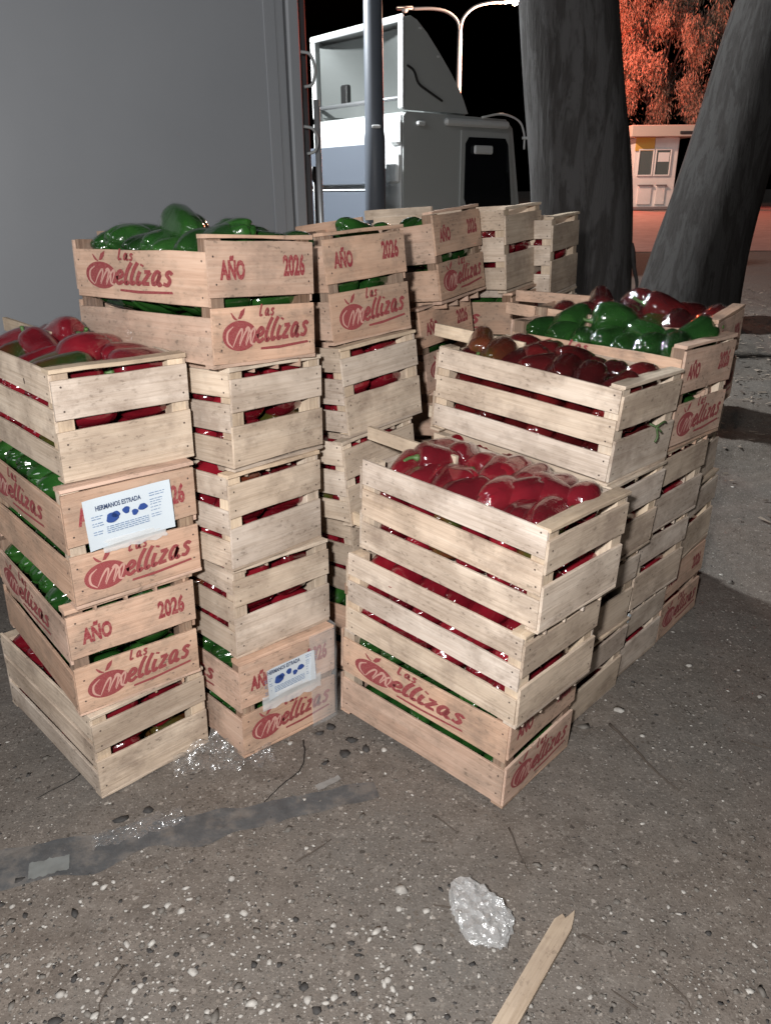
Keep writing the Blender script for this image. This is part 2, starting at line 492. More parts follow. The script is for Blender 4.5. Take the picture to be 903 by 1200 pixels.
# roof fairing: thin shell, open at the back
side = [(.02, 2.56), (1.26, 2.56), (1.12, 2.80), (.90, 3.06), (.66, 3.30), (.42, 3.52), (.24, 3.65), (.12, 3.69), (.02, 3.66)]
for yy in (.0, 2.13):
    b = MB(); b.prism(side, yy, yy + .05); obj('fairing_side', b.mesh('fairing_side', [M['truck_side']]), TK)
top = [(1.26, 2.56), (1.12, 2.80), (.90, 3.06), (.66, 3.30), (.42, 3.52), (.24, 3.65), (.12, 3.69), (.0, 3.665)]
inn = [(x - .035, z - .035) for x, z in reversed(top)]
b = MB(); b.prism(top + inn, .051, 2.129); obj('fairing_top', b.mesh('fairing_top', [M['truck_side']]), TK)
b = MB()
b.box((-.012, .04, 3.1), (.05, .10, 1.06), .015); b.box((-.012, 1.09, 3.655), (.06, 2.2, .085), .02); b.box((-.012, 2.14, 3.1), (.05, .10, 1.06), .015)
obj('fairing_lip', b.mesh('fairing_lip', [M['truck_white']]), TK)
# concave inner skin of the fairing
V = []; F = []; a_, b_ = 14, 10
for j in range(b_ + 1):
    for i in range(a_ + 1):
        yy = .06 + 2.06 * i / a_; zz = 2.60 + .98 * j / b_
        s = math.sin(math.pi * i / a_)
        V.append((.10 + (1.0 - .92 * (j / b_) ** 1.5) * (s ** .5) * .92, yy, zz))
for j in range(b_):
    for i in range(a_):
        k = j * (a_ + 1) + i; F.append((k, k + 1, k + a_ + 2, k + a_ + 1))
obj('fairing_inner', mesh_from('fairing_inner', V, F, [M['fairing_in']], True), TK)
b = MB(); b.tube([(.06, .05, 2.72), (.06, 2.14, 2.72)], .03, 8); obj('support_bar', b.mesh('support_bar', [M['steel']], True), TK)
b = MB(); b.box((.16, 1.55, 2.86), (.1, .16, .3), .02); obj('junction_box', b.mesh('junction_box', [M['black']]), TK)
b = MB(); b.tube(smooth_pts([(.06, -.012, 3.10), (.18, -.012, 3.04), (.26, -.012, 2.9), (.42, -.012, 2.82), (.72, -.012, 2.70)], 5), .016, 6)
obj('side_stripe', b.mesh('side_stripe', [M['black']]), TK)
for x_, z_ in ((.30, 3.56), (.64, 3.25)):
    b = MB(); b.box((x_, .02, z_), (.07, .05, .04), .012); obj('roof_marker', b.mesh('roof_marker', [M['truck_white']]), TK)
# load platform with its grey headboard, behind the cab
b = MB(); b.box((-.42, 1.1, 1.86), (.06, 2.3, .52), .012); obj('headboard_plank', b.mesh('headboard_plank', [M['truck_grey']]), TK)
b = MB(); b.box((-.42, 1.1, 1.22), (.06, 2.3, .58), .012); obj('headboard_plank', b.mesh('headboard_plank', [M['truck_grey']]), TK)
b = MB(); b.box((-.425, 1.1, 1.53), (.08, 2.3, .025), .006); obj('headboard_trim', b.mesh('headboard_trim', [M['truck_white']]), TK)
b = MB(); b.box((-2.6, 1.1, .92), (4.4, 2.3, .10), .01); obj('load_bed', b.mesh('load_bed', [M['truck_grey']]), TK)
b = MB(); b.box((-1.0, .75, .62), (6.0, .1, .2), .01); b.box((-1.0, 1.45, .62), (6.0, .1, .2), .01)
obj('chassis_rail', b.mesh('chassis_rail', [M['steel_dark']]), TK)
b = MB(); b.box((2.40, 1.1, .62), (.16, 2.2, .32), .03); obj('bumper', b.mesh('bumper', [M['truck_white']]), TK)
for xx in (1.15, -3.2):
    for yy in (.18, 2.02): wheel(TK, (xx, yy, .45), .45, .26)
for yy in (.3, 1.9):
    b = MB(); b.tube([(2.47, yy, .98), (2.50, yy, .98)], .11, 16); obj('headlight', b.mesh('headlight', [M['hose_white']]), TK)

# grey utility post and thin rod beside the truck
P0 = thing('utility_post', 'round slate grey metal post standing in front of the white truck', 'post', Matrix.Translation((-.075, 8.5, -.045)))
M['post'] = simple('slate_post_paint', (.10, .115, .14), .45)
b = MB(); b.tube([(0, 0, 0), (.0, 0, 2.0), (.0, 0, 2.06), (-.012, 0, 6.4)], [.108, .104, .094, .078], 24)
obj('shaft', b.mesh('shaft', [M['post']], True), P0)
b = MB(); b.box((0, 0, .02), (.36, .36, .04), .006); obj('base_plate', b.mesh('base_plate', [M['post']]), P0)
b = MB(); b.box((.02, -.105, 2.10), (.09, .03, .03), .008); obj('bracket', b.mesh('bracket', [M['hose_white']]), P0)
RD = thing('steel_rod', 'thin upright steel rod between the grey trailer and the post', 'rod', Matrix.Translation((-.42, 5.2, -.045)))
b = MB(); b.tube([(0, 0, 0), (0, 0, 1.58)], .012, 8); obj('shaft', b.mesh('shaft', [M['steel']], True), RD)
b = MB(); b.tube([(0, 0, 1.58), (0, 0, 1.66)], .018, 8); obj('tip', b.mesh('tip', [M['black']], True), RD)

# ------------------------------------------------------------------ lamps
def emit(name, col, s):
    m = NT(name); m.set(Base_Color=(*col, 1)); m.b.inputs['Emission Color'].default_value = (*col, 1)
    m.b.inputs['Emission Strength'].default_value = s; return m.mat
M['lamp_orange'] = emit('glowing_sodium_glass', (1.0, .28, .09), 1.5)
M['lamp_white'] = emit('glowing_white_glass', (1.0, .98, .95), 9.0)
M['lamp_pole'] = simple('pale_lamp_pole_paint', (.42, .40, .38), .5, **{'Metallic': .2})
def street_lamp(label, x, y, h, arms, zb):
    L = thing('street_lamp', label, 'street lamp', Matrix.Translation((x, y, zb)))
    b = MB(); b.tube([(0, 0, 0), (0, 0, h * .5), (0, 0, h)], [.13, .11, .085], 14); obj('pole', b.mesh('pole', [M['lamp_pole']], True), L)
    for dx, dy, rise, lit in arms:
        b = MB(); b.tube(smooth_pts([(0, 0, h - .1), (dx * .06, dy * .06, h + rise * .45), (dx * .28, dy * .28, h + rise * .85), (dx * .6, dy * .6, h + rise), (dx, dy, h + rise)], 6), .055, 10)
        arm = obj('arm', b.mesh('arm', [M['lamp_pole']], True), L)
        ux, uy = dx / math.hypot(dx, dy), dy / math.hypot(dx, dy)
        mm = frame((dx + ux * .25, dy + uy * .25, h + rise - .02), (ux, uy))
        b = MB(); b.box((0, 0, .04), (.66, .26, .10), .04)
        hd = obj('lamp_head', b.mesh('lamp_head', [M['lamp_pole']], True), L, matrix=mm)
        b = MB(); V, F = tube([(0, 0, -.01), (0, 0, -.05), (0, 0, -.09), (0, 0, -.11)], [.12, .115, .085, .03], 14); b.add(V, F)
        obj('lamp_glass', b.mesh('lamp_glass', [M[lit] if lit else M['hose_white']], True), hd)
    return L
SL = street_lamp('double armed street lamp glowing orange behind the truck', 3.0, 34.0, 6.6, [(-1.85, 0, .72, None), (1.75, -.3, .86, 'lamp_orange')], .47)
light('sodium_light', 'POINT', (4.95, 33.6, 7.6), 4800, (1.0, .60, .44), shadow_soft_size=.15)
street_lamp('unseen street lamp added behind the thick trunk to light the far tree', 8.6, 39.0, 7.0, [(1.05, .2, .6, 'lamp_orange')], .55)
light('sodium_light', 'POINT', (9.9, 39.3, 7.9), 3200, (1.0, .115, .055), shadow_soft_size=.15)  # added unseen lamp, reddens the far tree's foliage
street_lamp('white yard lamp hidden behind the grey trailer', -5.2, 8.6, 5.4, [(1.4, .9, .5, 'lamp_white')], -.045)
light('white_yard_light', 'POINT', (-3.65, 9.6, 5.55), 4300, (.96, .99, 1.0), shadow_soft_size=.12)

# ------------------------------------------------------------------ far kiosk
m = NT('white_kiosk_plaster'); v = m.coord((1, 1, 1), 'Object', False)
m.l(m.ramp(m.noise(v, 1.6, 5, .6), [(.3, (.60, .58, .55)), (.7, (.74, .72, .69))]), m.b.inputs['Base Color']); m.set(Roughness=.8)
M['plaster'] = m.mat
M['yellow'] = simple('ochre_sign_panel', (.55, .34, .07), .6)
M['glass_grey'] = simple('grey_window_glass', (.10, .13, .13), .12)
M['roofing'] = simple('pale_roof_sheet', (.5, .42, .36), .7)
M['alu'] = simple('white_window_frame', (.72, .72, .70), .45)
M['plaster_side'] = simple('dark_side_render', (.20, .17, .17), .85)  # side wall, ledges and step darker than the front wall
KZ = .56
K = thing('kiosk', 'small white kiosk with two windows and ochre sign between the trunks', 'kiosk', frame((11.35, 38.0, KZ), (1, .02)))
b = MB(); b.box((.98, 1.5, 1.5), (1.96, 3.0, 3.0), .01); obj('wall', b.mesh('wall', [M['plaster']]), K)
b = MB(); b.box((1.98, 1.52, 1.5), (.04, 2.9, 2.98), .005); obj('side_wall', b.mesh('side_wall', [M['plaster_side']]), K)
b = MB(); b.box((1.1, 1.4, 3.24), (3.0, 3.9, .46), .02); rf = obj('roof', b.mesh('roof', [M['roofing']]), K)
b = MB(); b.box((1.55, -.1, 3.06), (.5, .35, .14), .02); obj('awning_bracket', b.mesh('awning_bracket', [M['alu']]), rf)
b = MB(); b.box((2.1, -.2, 3.16), (.75, .8, .12), .02); obj('shade_board', b.mesh('shade_board', [M['steel_dark']]), rf)
b = MB(); b.box((.42, -.03, 2.74), (.86, .06, .56), .01); obj('sign_panel', b.mesh('sign_panel', [M['yellow']]), K)
for x0, w_, hh in ((.52, .60, 1.06), (1.30, .62, 1.06)):
    b = MB(); b.box((x0, -.02, 1.98), (w_, .03, hh), .004); wn_ = obj('window', b.mesh('window', [M['glass_grey']]), K)
    b = MB(); t_ = .055
    b.box((x0, -.045, 1.98 + hh / 2), (w_ + 2 * t_, .05, t_), .006); b.box((x0, -.045, 1.98 - hh / 2), (w_ + 2 * t_, .05, t_), .006)
    b.box((x0 - w_ / 2 - t_ / 2, -.045, 1.98), (t_, .05, hh - t_), .006); b.box((x0 + w_ / 2 + t_ / 2, -.045, 1.98), (t_, .05, hh - t_), .006)
    obj('frame', b.mesh('frame', [M['alu']]), wn_)
b = MB(); b.box((1.32, -.02, 2.2), (.50, .05, .38), .004); obj('price_board', b.mesh('price_board', [M['alu']]), K)
for x0, w_ in ((.62, .62), (1.35, .42)):
    b = MB(); b.box((x0, -.03, .62), (w_, .06, .78), .006); p_ = obj('lower_panel', b.mesh('lower_panel', [M['plaster']]), K)
    b = MB(); b.box((x0, -.08, 1.04), (w_ + .06, .12, .05), .01); obj('ledge', b.mesh('ledge', [M['plaster_side']]), p_)
b = MB(); b.box((.98, -.12, .06), (2.1, .24, .14), .02); obj('step', b.mesh('step', [M['plaster_side']]), K)

# ------------------------------------------------------------------ trees
def bark(name, lo, hi, patch):
    m = NT(name)
    v = m.coord((5, 5, .9), 'Object', False)
    n1 = m.noise(v, 2.2, 7, .62, .5); n2 = m.noise(m.coord((9, 9, 1.1), 'Object', False), 4, 5, .65)
    c = m.ramp(n2, [(.3, lo), (.7, hi)])
    c = m.mix(m.ramp(n1, [(.47, (0, 0, 0)), (.55, (1, 1, 1))]), c, patch)
    c = m.mix(m.math('MULTIPLY', m.ramp(m.noise(m.coord((3, 3, 2), 'Object', False), 9, 4, .6), [(.58, (0, 0, 0)), (.7, (1, 1, 1))]), .5), c, lo)
    m.l(c, m.b.inputs['Base Color']); m.set(Roughness=.9)
    m.b.inputs['Specular IOR Level'].default_value = .2
    m.bump(m.math('ADD', n2, m.math('MULTIPLY', n1, .8)), .4, .014)
    return m.mat
M['bark1'] = bark('grey_eucalyptus_bark', (.033, .031, .030), (.054, .051, .050), (.074, .072, .072))
M['bark2'] = bark('dark_eucalyptus_bark', (.024, .022, .021), (.037, .034, .033), (.045, .043, .042))
def leafmat(name, a, c_):
    m = NT(name); v = m.coord((1, 1, 1), 'Object', False)
    m.l(m.ramp(m.noise(v, 1.2, 3, .6), [(.3, a), (.7, c_)]), m.b.inputs['Base Color']); m.set(Roughness=.6)
    m.b.inputs['Subsurface Weight'].default_value = 0
    return m.mat
M['leaf'] = leafmat('eucalyptus_leaf', (.045, .07, .03), (.10, .13, .06))
M['leaf_far'] = leafmat('lamp_warmed_leaf', (.10, .085, .065), (.30, .24, .18))  # leaf colour paled and warmed to strengthen the orange lamplight

def trunk_mesh(name, pts, rad, mat, n=56, rings=90, rough=.035, seed=0, flare=.0):
    P = smooth_pts(pts, 12); R = [r[0] for r in smooth_pts([(r,) for r in rad], 12)]
    tt = np.linspace(0, len(P) - 1, rings)
    V = []; F = []
    for i, t in enumerate(tt):
        k = min(int(t), len(P) - 2); fr = t - k
        p = P[k] * (1 - fr) + P[k + 1] * fr; r = R[k] * (1 - fr) + R[k + 1] * fr
        for j in range(n):
            a = 2 * math.pi * j / n
            q = Vector((math.cos(a) * 1.6, math.sin(a) * 1.6, p[2] * .55 + seed))
            d = 1 + rough * 1.6 * noise.noise(q) + rough * .55 * noise.noise(Vector((math.cos(a) * 7, math.sin(a) * 7, p[2] * 1.1 + seed)))
            fl = flare * math.exp(-max(0, p[2]) / .28) * (1 + .5 * math.sin(4 * a + seed))
            V.append((p[0] + (r * d + fl) * math.cos(a), p[1] + (r * d + fl) * math.sin(a), p[2]))
    for i in range(rings - 1):
        for j in range(n):
            F.append((i * n + j, i * n + (j + 1) % n, (i + 1) * n + (j + 1) % n, (i + 1) * n + j))
    F.append(tuple(range((rings - 1) * n, rings * n)))
    return mesh_from(name, V, F, [mat], True)

def leaves_mesh(name, centres, count, sx, sz, leaf_l, leaf_w, mat, droop=True, strand=0.0):
    Vn = []; Tn = []
    cs = np.array(centres)
    which = rng.integers(0, len(cs), count)
    p = cs[which, :3] + rng.normal(0, 1, (count, 3)) * np.array([sx, sx, sz]) * cs[which, 3:4]
    if strand:
        p[:, 2] -= np.abs(rng.normal(0, strand, count))
    ang = rng.uniform(0, 2 * math.pi, count)
    tilt = rng.normal(-1.15 if droop else -.3, .35, count)
    d = np.stack([np.cos(ang) * np.cos(tilt), np.sin(ang) * np.cos(tilt), np.sin(tilt)], 1)
    s = np.cross(d, rng.normal(0, 1, (count, 3))); s /= np.linalg.norm(s, axis=1)[:, None]
    L = leaf_l * rng.uniform(.6, 1.3, count)[:, None]; Wd = leaf_w * rng.uniform(.7, 1.2, count)[:, None]
    v0 = p; v1 = p + d * L * .5 + s * Wd; v2 = p + d * L; v3 = p + d * L * .5 - s * Wd
    Vn = np.stack([v0, v1, v2, v3], 1).reshape(-1, 3)
    Tn = np.arange(count * 4).reshape(-1, 4)
    return mesh_np(name, Vn, Tn, [mat], False)

def tree(label, base, pts, rad, mat, seed, limbs, crown, nleaf):
    t = thing('eucalyptus_tree', label, 'tree', Matrix.Translation(base))
    obj('trunk', trunk_mesh('trunk', pts, rad, mat, seed=seed, flare=.05), t)
    for L_, R_ in limbs:
        V, F = tube(smooth_pts(L_, 6), list(np.linspace(R_[0], R_[1], (len(L_) - 1) * 6 + 1)), 12)
        obj('limb', mesh_from('limb', V, F, [mat], True), t)
    obj('crown', leaves_mesh('crown', crown, nleaf, .55, .45, .16, .016, M['leaf'], True, .5), t)
    return t
tree1 = tree('thick grey upright tree trunk rising behind the crates', (1.36, 5.65, -.05),
     [(.10, 0, -.1), (.07, 0, .5), (.03, 0, 1.0), (-.03, 0, 1.6), (-.13, .0, 2.2), (-.22, .02, 2.8), (-.38, .1, 4.0), (-.5, .2, 5.6)],
     [.42, .355, .345, .335, .315, .30, .26, .2], M['bark1'], 3.0,
     [([(-.46, .16, 5.0), (.2, .4, 5.9), (.9, .6, 6.8), (1.2, .9, 7.6)], (.14, .04)), ([(-.5, .2, 5.5), (-.9, .1, 6.4), (-1.5, -.1, 7.4)], (.16, .04)), ([(-.5, .2, 5.5), (-.4, .8, 6.6), (-.2, 1.3, 7.8)], (.15, .04))],
     [(1.0, .8, 7.2, 1.), (-1.4, 0, 7.2, 1.), (-.2, 1.2, 7.6, 1.), (.2, .4, 6.8, .8), (-.7, .3, 6.6, .8)], 3500)
b = MB(); b.tube(smooth_pts([(.335, -.12, 1.18), (.365, -.14, 1.02), (.395, -.15, .9), (.37, -.14, .78)], 5), [.012, .018, .02, .018, .016, .014, .014, .013, .012, .012, .01, .01, .01, .008, .006, .004], 6)
obj('loose_bark_strip', b.mesh('loose_bark_strip', [M['bark2']], True), tree1)
tree2 = tree('dark tree trunk leaning away from the upright one', (3.47, 9.2, -.06),
     [(-.04, 0, -.1), (.01, 0, .15), (.07, 0, .44), (.21, 0, 1.3), (.38, .0, 2.18), (.57, 0, 3.2), (1.08, .05, 5.1), (1.9, .1, 7.9)],
     [.64, .585, .545, .478, .452, .434, .38, .29], M['bark2'], 9.0,
     [([(1.55, .08, 6.9), (2.4, .0, 8.4), (3.3, -.1, 9.6), (3.9, .0, 10.6)], (.2, .05)), ([(1.9, .1, 7.85), (1.8, .5, 9.2), (2.2, 1.0, 10.8)], (.22, .05)), ([(1.9, .1, 7.85), (2.7, .7, 9.3), (3.2, 1.4, 10.6)], (.2, .05))],
     [(3.5, 0, 10.2, 1.4), (2.1, .9, 10.5, 1.4), (3.1, 1.3, 10.3, 1.4), (2.5, .3, 9.3, 1.1)], 4000)

FT = thing('pepper_tree', 'drooping tree lit orange by a lamp above the kiosk', 'tree', Matrix.Translation((14.2, 45.0, .55)))
obj('trunk', trunk_mesh('trunk', [(.6, 0, -.1), (.5, 0, 1.5), (.2, 0, 3.2), (.1, 0, 5.0), (.4, 0, 6.6)], [.34, .28, .24, .18, .1], M['bark2'], 24, 40, seed=5), FT)
cl = []
for i in range(64):
    a = random.uniform(0, 2 * math.pi); r = 3.6 * math.sqrt(random.random())
    x_, y_ = r * math.cos(a), r * math.sin(a) * .8
    top_ = 11.5 - .10 * r * r
    cl.append((x_, y_, random.uniform(4.5 + .3 * abs(x_ - .3), top_), random.uniform(.5, 1.0)))
for c_ in cl[:16]:
    V, F = tube(smooth_pts([(.15, 0, 4.2 + random.uniform(0, 1.2)), (c_[0] * .5, c_[1] * .5, c_[2] * .8 + 1.0), (c_[0], c_[1], c_[2] + .3)], 5), list(np.linspace(.07, .015, 11)), 6)
    obj('branch', mesh_from('branch', V, F, [M['bark2']], True), FT)
obj('crown', leaves_mesh('crown', cl, 52000, .30, .26, .22, .022, M['leaf_far'], True, .55), FT)

# ------------------------------------------------------------------ crates
W = .33; L = .584; H = .2592; HP = .3022
BT = .007          # board thickness
PS = .038          # corner post
STACKS = {
 'R1': ((.4092, 1.6012, .7974), (.0114, -.0379), 'pnn', [(.022, .031, .037), (-.02, -.013, -.006), (.001, -.032, -.027)]),
 'R2': ((.616, 1.9241, .8121), (.0341, -.062), 'nnnn', [(.012, .004, .01), (-.012, .01, -.015), (.008, -.006, .012), (0, .001, -.005)]),
 'R3': ((.8542, 2.1814, .7986), (.0206, -.0352), 'nnnp', [(-.028, .013, .018), (.0, .0, -.01), (.014, -.01, .012), (.03, -.019, -.024)]),
 'R4': ((1.0622, 2.4162, .8853), (-.0185, -.0117), 'pnnp', [(.003, .008, -.061), (.008, .0, -.02), (-.008, .01, .02), (-.003, -.008, .062)]),
 'S1': ((-.632, 1.6881, .7134), (.0258, -.0117), 'nppn', [(-.005, -.004, .08), (-.022, -.004, -.015), (.004, -.014, .015), (.028, .02, .045)]),
 'S2': ((-.2901, 1.8428, .8444), (.06, .034), 'pnnnp', [(-.009, -.025, -.091), (.004, .002, -.052), (-.002, .006, .05), (.025, .014, .081), (-.014, .006, .019)]),
 'S3': ((.0513, 2.2112, .8572), (-.0255, .0893), 'pnnnp', [(-.01, .0, .02), (.012, .01, -.02), (-.029, -.027, .033), (.007, -.03, -.009), (.031, .009, -.026)]),
 'S4': ((.3958, 2.806, .9512), (-.0578, .1216), 'nnppp', [(0, 0, 0), (.01, .01, .01), (.0, .01, -.01), (-.023, .018, -.048), (.028, -.035, .026)]),
 'S5': ((.6337, 3.1054, .9941), (-.0393, .0569), 'pnnpN', [(0, 0, 0), (.01, 0, .01), (-.01, .01, 0), (.01, -.008, .03), (-.002, .004, -.005)]),
 'S6': ((.7923, 3.313, 1.0395), (-.0306, .0221), 'pnnnN', [(0, 0, 0), (.01, 0, .01), (-.01, .01, 0), (.008, .0, .02), (-.01, .002, -.002)]),
}
WHERE = {'R1': 'the three-high stack', 'R2': 'the stack right behind the three-high one',
         'R3': 'the second stack behind the three-high one', 'R4': 'the third stack behind the three-high one',
         'S1': "trailer row's four-high stack", 'S2': "trailer row's second stack from four-high end",
         'S3': "trailer row's third stack from four-high end", 'S4': "trailer row's fourth stack from four-high end",
         'S5': "trailer row's fifth stack from four-high end", 'S6': "trailer row's last stack by the thick trunk"}
FILL = {'R1': 'grr', 'R2': 'rrrm', 'R3': 'rrrg', 'R4': 'rrrm', 'S1': 'rggr', 'S2': 'grrrg', 'S3': 'grrrg', 'S4': 'rrggg', 'S5': 'grrgr', 'S6': 'grrrr'}
COLN = {'r': 'red', 'g': 'green', 'm': 'dark red'}

def board_geo(l, t, w, var):
    """a sawn board: a little wavy along its edges, slightly bowed, corners worn"""
    n = 4 if l > .2 else 1
    if n == 1: return cbox(l, t, w, .0012, .0009)
    q = .0013; V = []; F = []
    bow = random.uniform(0, .0012)
    for i in range(n + 1):
        x = -l / 2 + l * i / n; e = .0016
        zt = w / 2 + random.uniform(-e, e); zb = -w / 2 + random.uniform(-e, e)
        y = bow * (1 - (2 * i / n - 1) ** 2)
        V += [(x, y - t / 2, zb + q), (x, y - t / 2, zt - q), (x, y - t / 2 + q, zt), (x, y + t / 2, zt), (x, y + t / 2, zb), (x, y - t / 2 + q, zb)]
    for i in range(n):
        for j in range(6):
            a = i * 6 + j; c = i * 6 + (j + 1) % 6
            F.append((a, a + 6, c + 6, c))
    F.append((0, 1, 2, 3, 4, 5)); k = n * 6; F.append((k + 5, k + 4, k + 3, k + 2, k + 1, k))
    return V, F
_bm = {}
def board(l, w, t, mat, var):
    k = (round(l, 3), round(w, 3), round(t, 4), mat, var)
    if k not in _bm:
        V, F = board_geo(l, t, w, var)
        b = MB(); b.add(V, F)
        if w > .05 and t < .01:      # nail heads near the ends
            for sx in (-1, 1):
                for sz in (-1, 1):
                    cx = sx * (l / 2 - .017 + random.uniform(-.004, .004)); cz = sz * w * .27 + random.uniform(-.008, .008)
                    b.add([(cx + .0026 * math.cos(q), -t / 2 - .0004 - .0003, cz + .0026 * math.sin(q)) for q in np.linspace(0, 6.283, 7)[:-1]], [tuple(range(6))], 1)
        _bm[k] = b.mesh('board', [M[mat], M['nail']])
    return _bm[k]

# -------- printed marks (thin ink shapes)
def ribbon(b, P, w, z, mi=0, sm=5, taper=False):
    P = smooth_pts(P, sm) if len(P) > 2 else [np.array(p, float) for p in P]
    n = len(P); V = []; F = []
    for i in range(n):
        t = P[min(i + 1, n - 1)] - P[max(i - 1, 0)]; t = t / (np.linalg.norm(t) + 1e-9)
        nn = np.array([-t[1], t[0]]); ww = w
        if taper: ww = w * (.35 + .65 * math.sin(math.pi * min(.97, max(.06, i / (n - 1)))))
        for s in (-1, 1):
            q = P[i] + nn * ww * .5 * s; V.append((q[0], -z, q[1]))
    for i in range(n - 1): F.append((2 * i, 2 * i + 2, 2 * i + 3, 2 * i + 1))
    b.add(V, F, mi)
def blob(b, P, z, mi=0):
    b.add([(p[0], -z, p[1]) for p in P], [tuple(range(len(P)))], mi)
GL = {'e': ([[(.03, .42), (.42, .56), (.5, .82), (.28, 1.), (.06, .68), (.1, .22), (.34, .02), (.66, .24)]], .62),
      'l': ([[(.40, 1.66), (.2, 1.15), (.1, .5), (.2, .02), (.46, .2)]], .44),
      'i': ([[(.2, 1.), (.1, .45), (.2, .02), (.46, .2)], [(.27, 1.38), (.30, 1.52)]], .44),
      'z': ([[(.06, .95), (.55, .98)], [(.55, .98), (.06, .06)], [(.06, .06), (.62, .1)]], .68),
      'a': ([[(.55, .86), (.28, 1.), (.05, .55), (.16, .05), (.42, .28), (.55, .86), (.5, .3), (.62, .02), (.8, .18)]], .8),
      's': ([[(.56, .82), (.32, 1.), (.14, .78), (.46, .4), (.34, .04), (.02, .12)]], .6)}
def logo_mesh():
    b = MB(); z = [.0006]
    def nz(): z[0] += .000012; return z[0]
    el = lambda cx, cz, rx, rz, n=28: [(cx + rx * math.cos(2 * math.pi * i / n) , cz + rz * math.sin(2 * math.pi * i / n)) for i in range(n)]
    blob(b, el(.185, .185, .185, .135), nz())                       # round fruit
    ribbon(b, [(.16, .325), (.13, .345), (.10, .39)], .022, nz(), taper=True)
    blob(b, [(.17, .335), (.20, .40), (.25, .43), (.235, .375), (.20, .335)], nz())
    z[0] += .0002
    ribbon(b, [(.115, .27), (.055, .22), (.05, .14), (.10, .085)], .020, nz(), 1, taper=True)   # swirl left bare
    mm = [(0, .0), (.10, .62), (.22, 1.0), (.27, .75), (.22, .12)]
    for k in range(3):
        x0 = .105 + .068 * k
        ribbon(b, [(x0 + .075 * q[0] / .27 + .035 * q[1], .095 + .15 * q[1]) for q in mm], .019, nz(), 1, taper=True)
    ribbon(b, [(.245, .235), (.275, .255), (.30, .20), (.295, .12), (.33, .10)], .019, nz(), 1)
    z[0] += .0002
    x = .345; xh = .128; base = .115
    for ch in 'ellizas':
        st, adv = GL[ch]
        for P in st:
            ribbon(b, [(x + (q[0] + .26 * q[1]) * .132, base + .05 * (x - .33) + q[1] * xh) for q in P], .036, nz(), 0, 4)
        x += adv * .153
    blob(b, [(.40, .045), (.60, .040), (.97, .070), (.96, .092), (.62, .068), (.405, .066)], nz())
    x = .40
    for ch, st in (('L', [[(.3, 1.0), (.1, .05), (.55, .1)]]), ('a', GL['a'][0]), ('s', GL['s'][0])):
        for P in st:
            ribbon(b, [(x + (q[0] + .2 * q[1]) * .062, .352 + q[1] * (.105 if ch == 'L' else .062)) for q in P], .019, nz(), 0, 4)
        x += .062
    b.v = [(px - .5, py, pz - .20) for px, py, pz in b.v]
    return b.mesh('logo', [M['ink_red'], M['ink_skin']])
LOGO = logo_mesh()
_txt = {}
def text_mesh(s, mat, size=.05, xs=.7, bold=.0):
    k = (s, mat, size, xs, bold)
    if k in _txt: return _txt[k]
    cu = bpy.data.curves.new('txt', 'FONT'); cu.body = s; cu.size = size; cu.align_x = 'CENTER'; cu.align_y = 'CENTER'
    cu.resolution_u = 3; cu.offset = bold
    o = bpy.data.objects.new('txt', cu); COL.objects.link(o)
    dg = bpy.context.evaluated_depsgraph_get(); dg.update()
    me = bpy.data.meshes.new_from_object(o.evaluated_get(dg))
    bpy.data.objects.remove(o)
    n = len(me.vertices); co = np.empty(n * 3, np.float32); me.vertices.foreach_get('co', co); co = co.reshape(-1, 3)
    co = np.stack([co[:, 0] * xs, np.full(n, -.0007), co[:, 1]], 1)
    me.vertices.foreach_set('co', co.astype(np.float32).ravel()); me.update()
    me.materials.clear(); me.materials.append(M[mat]); me.name = 'lettering'
    _txt[k] = me
    return me
YEAR = text_mesh('2026', 'ink_red', .064, .56, .0030)
ANO = text_mesh('A\u00d1O', 'ink_red', .056, .56, .0030)

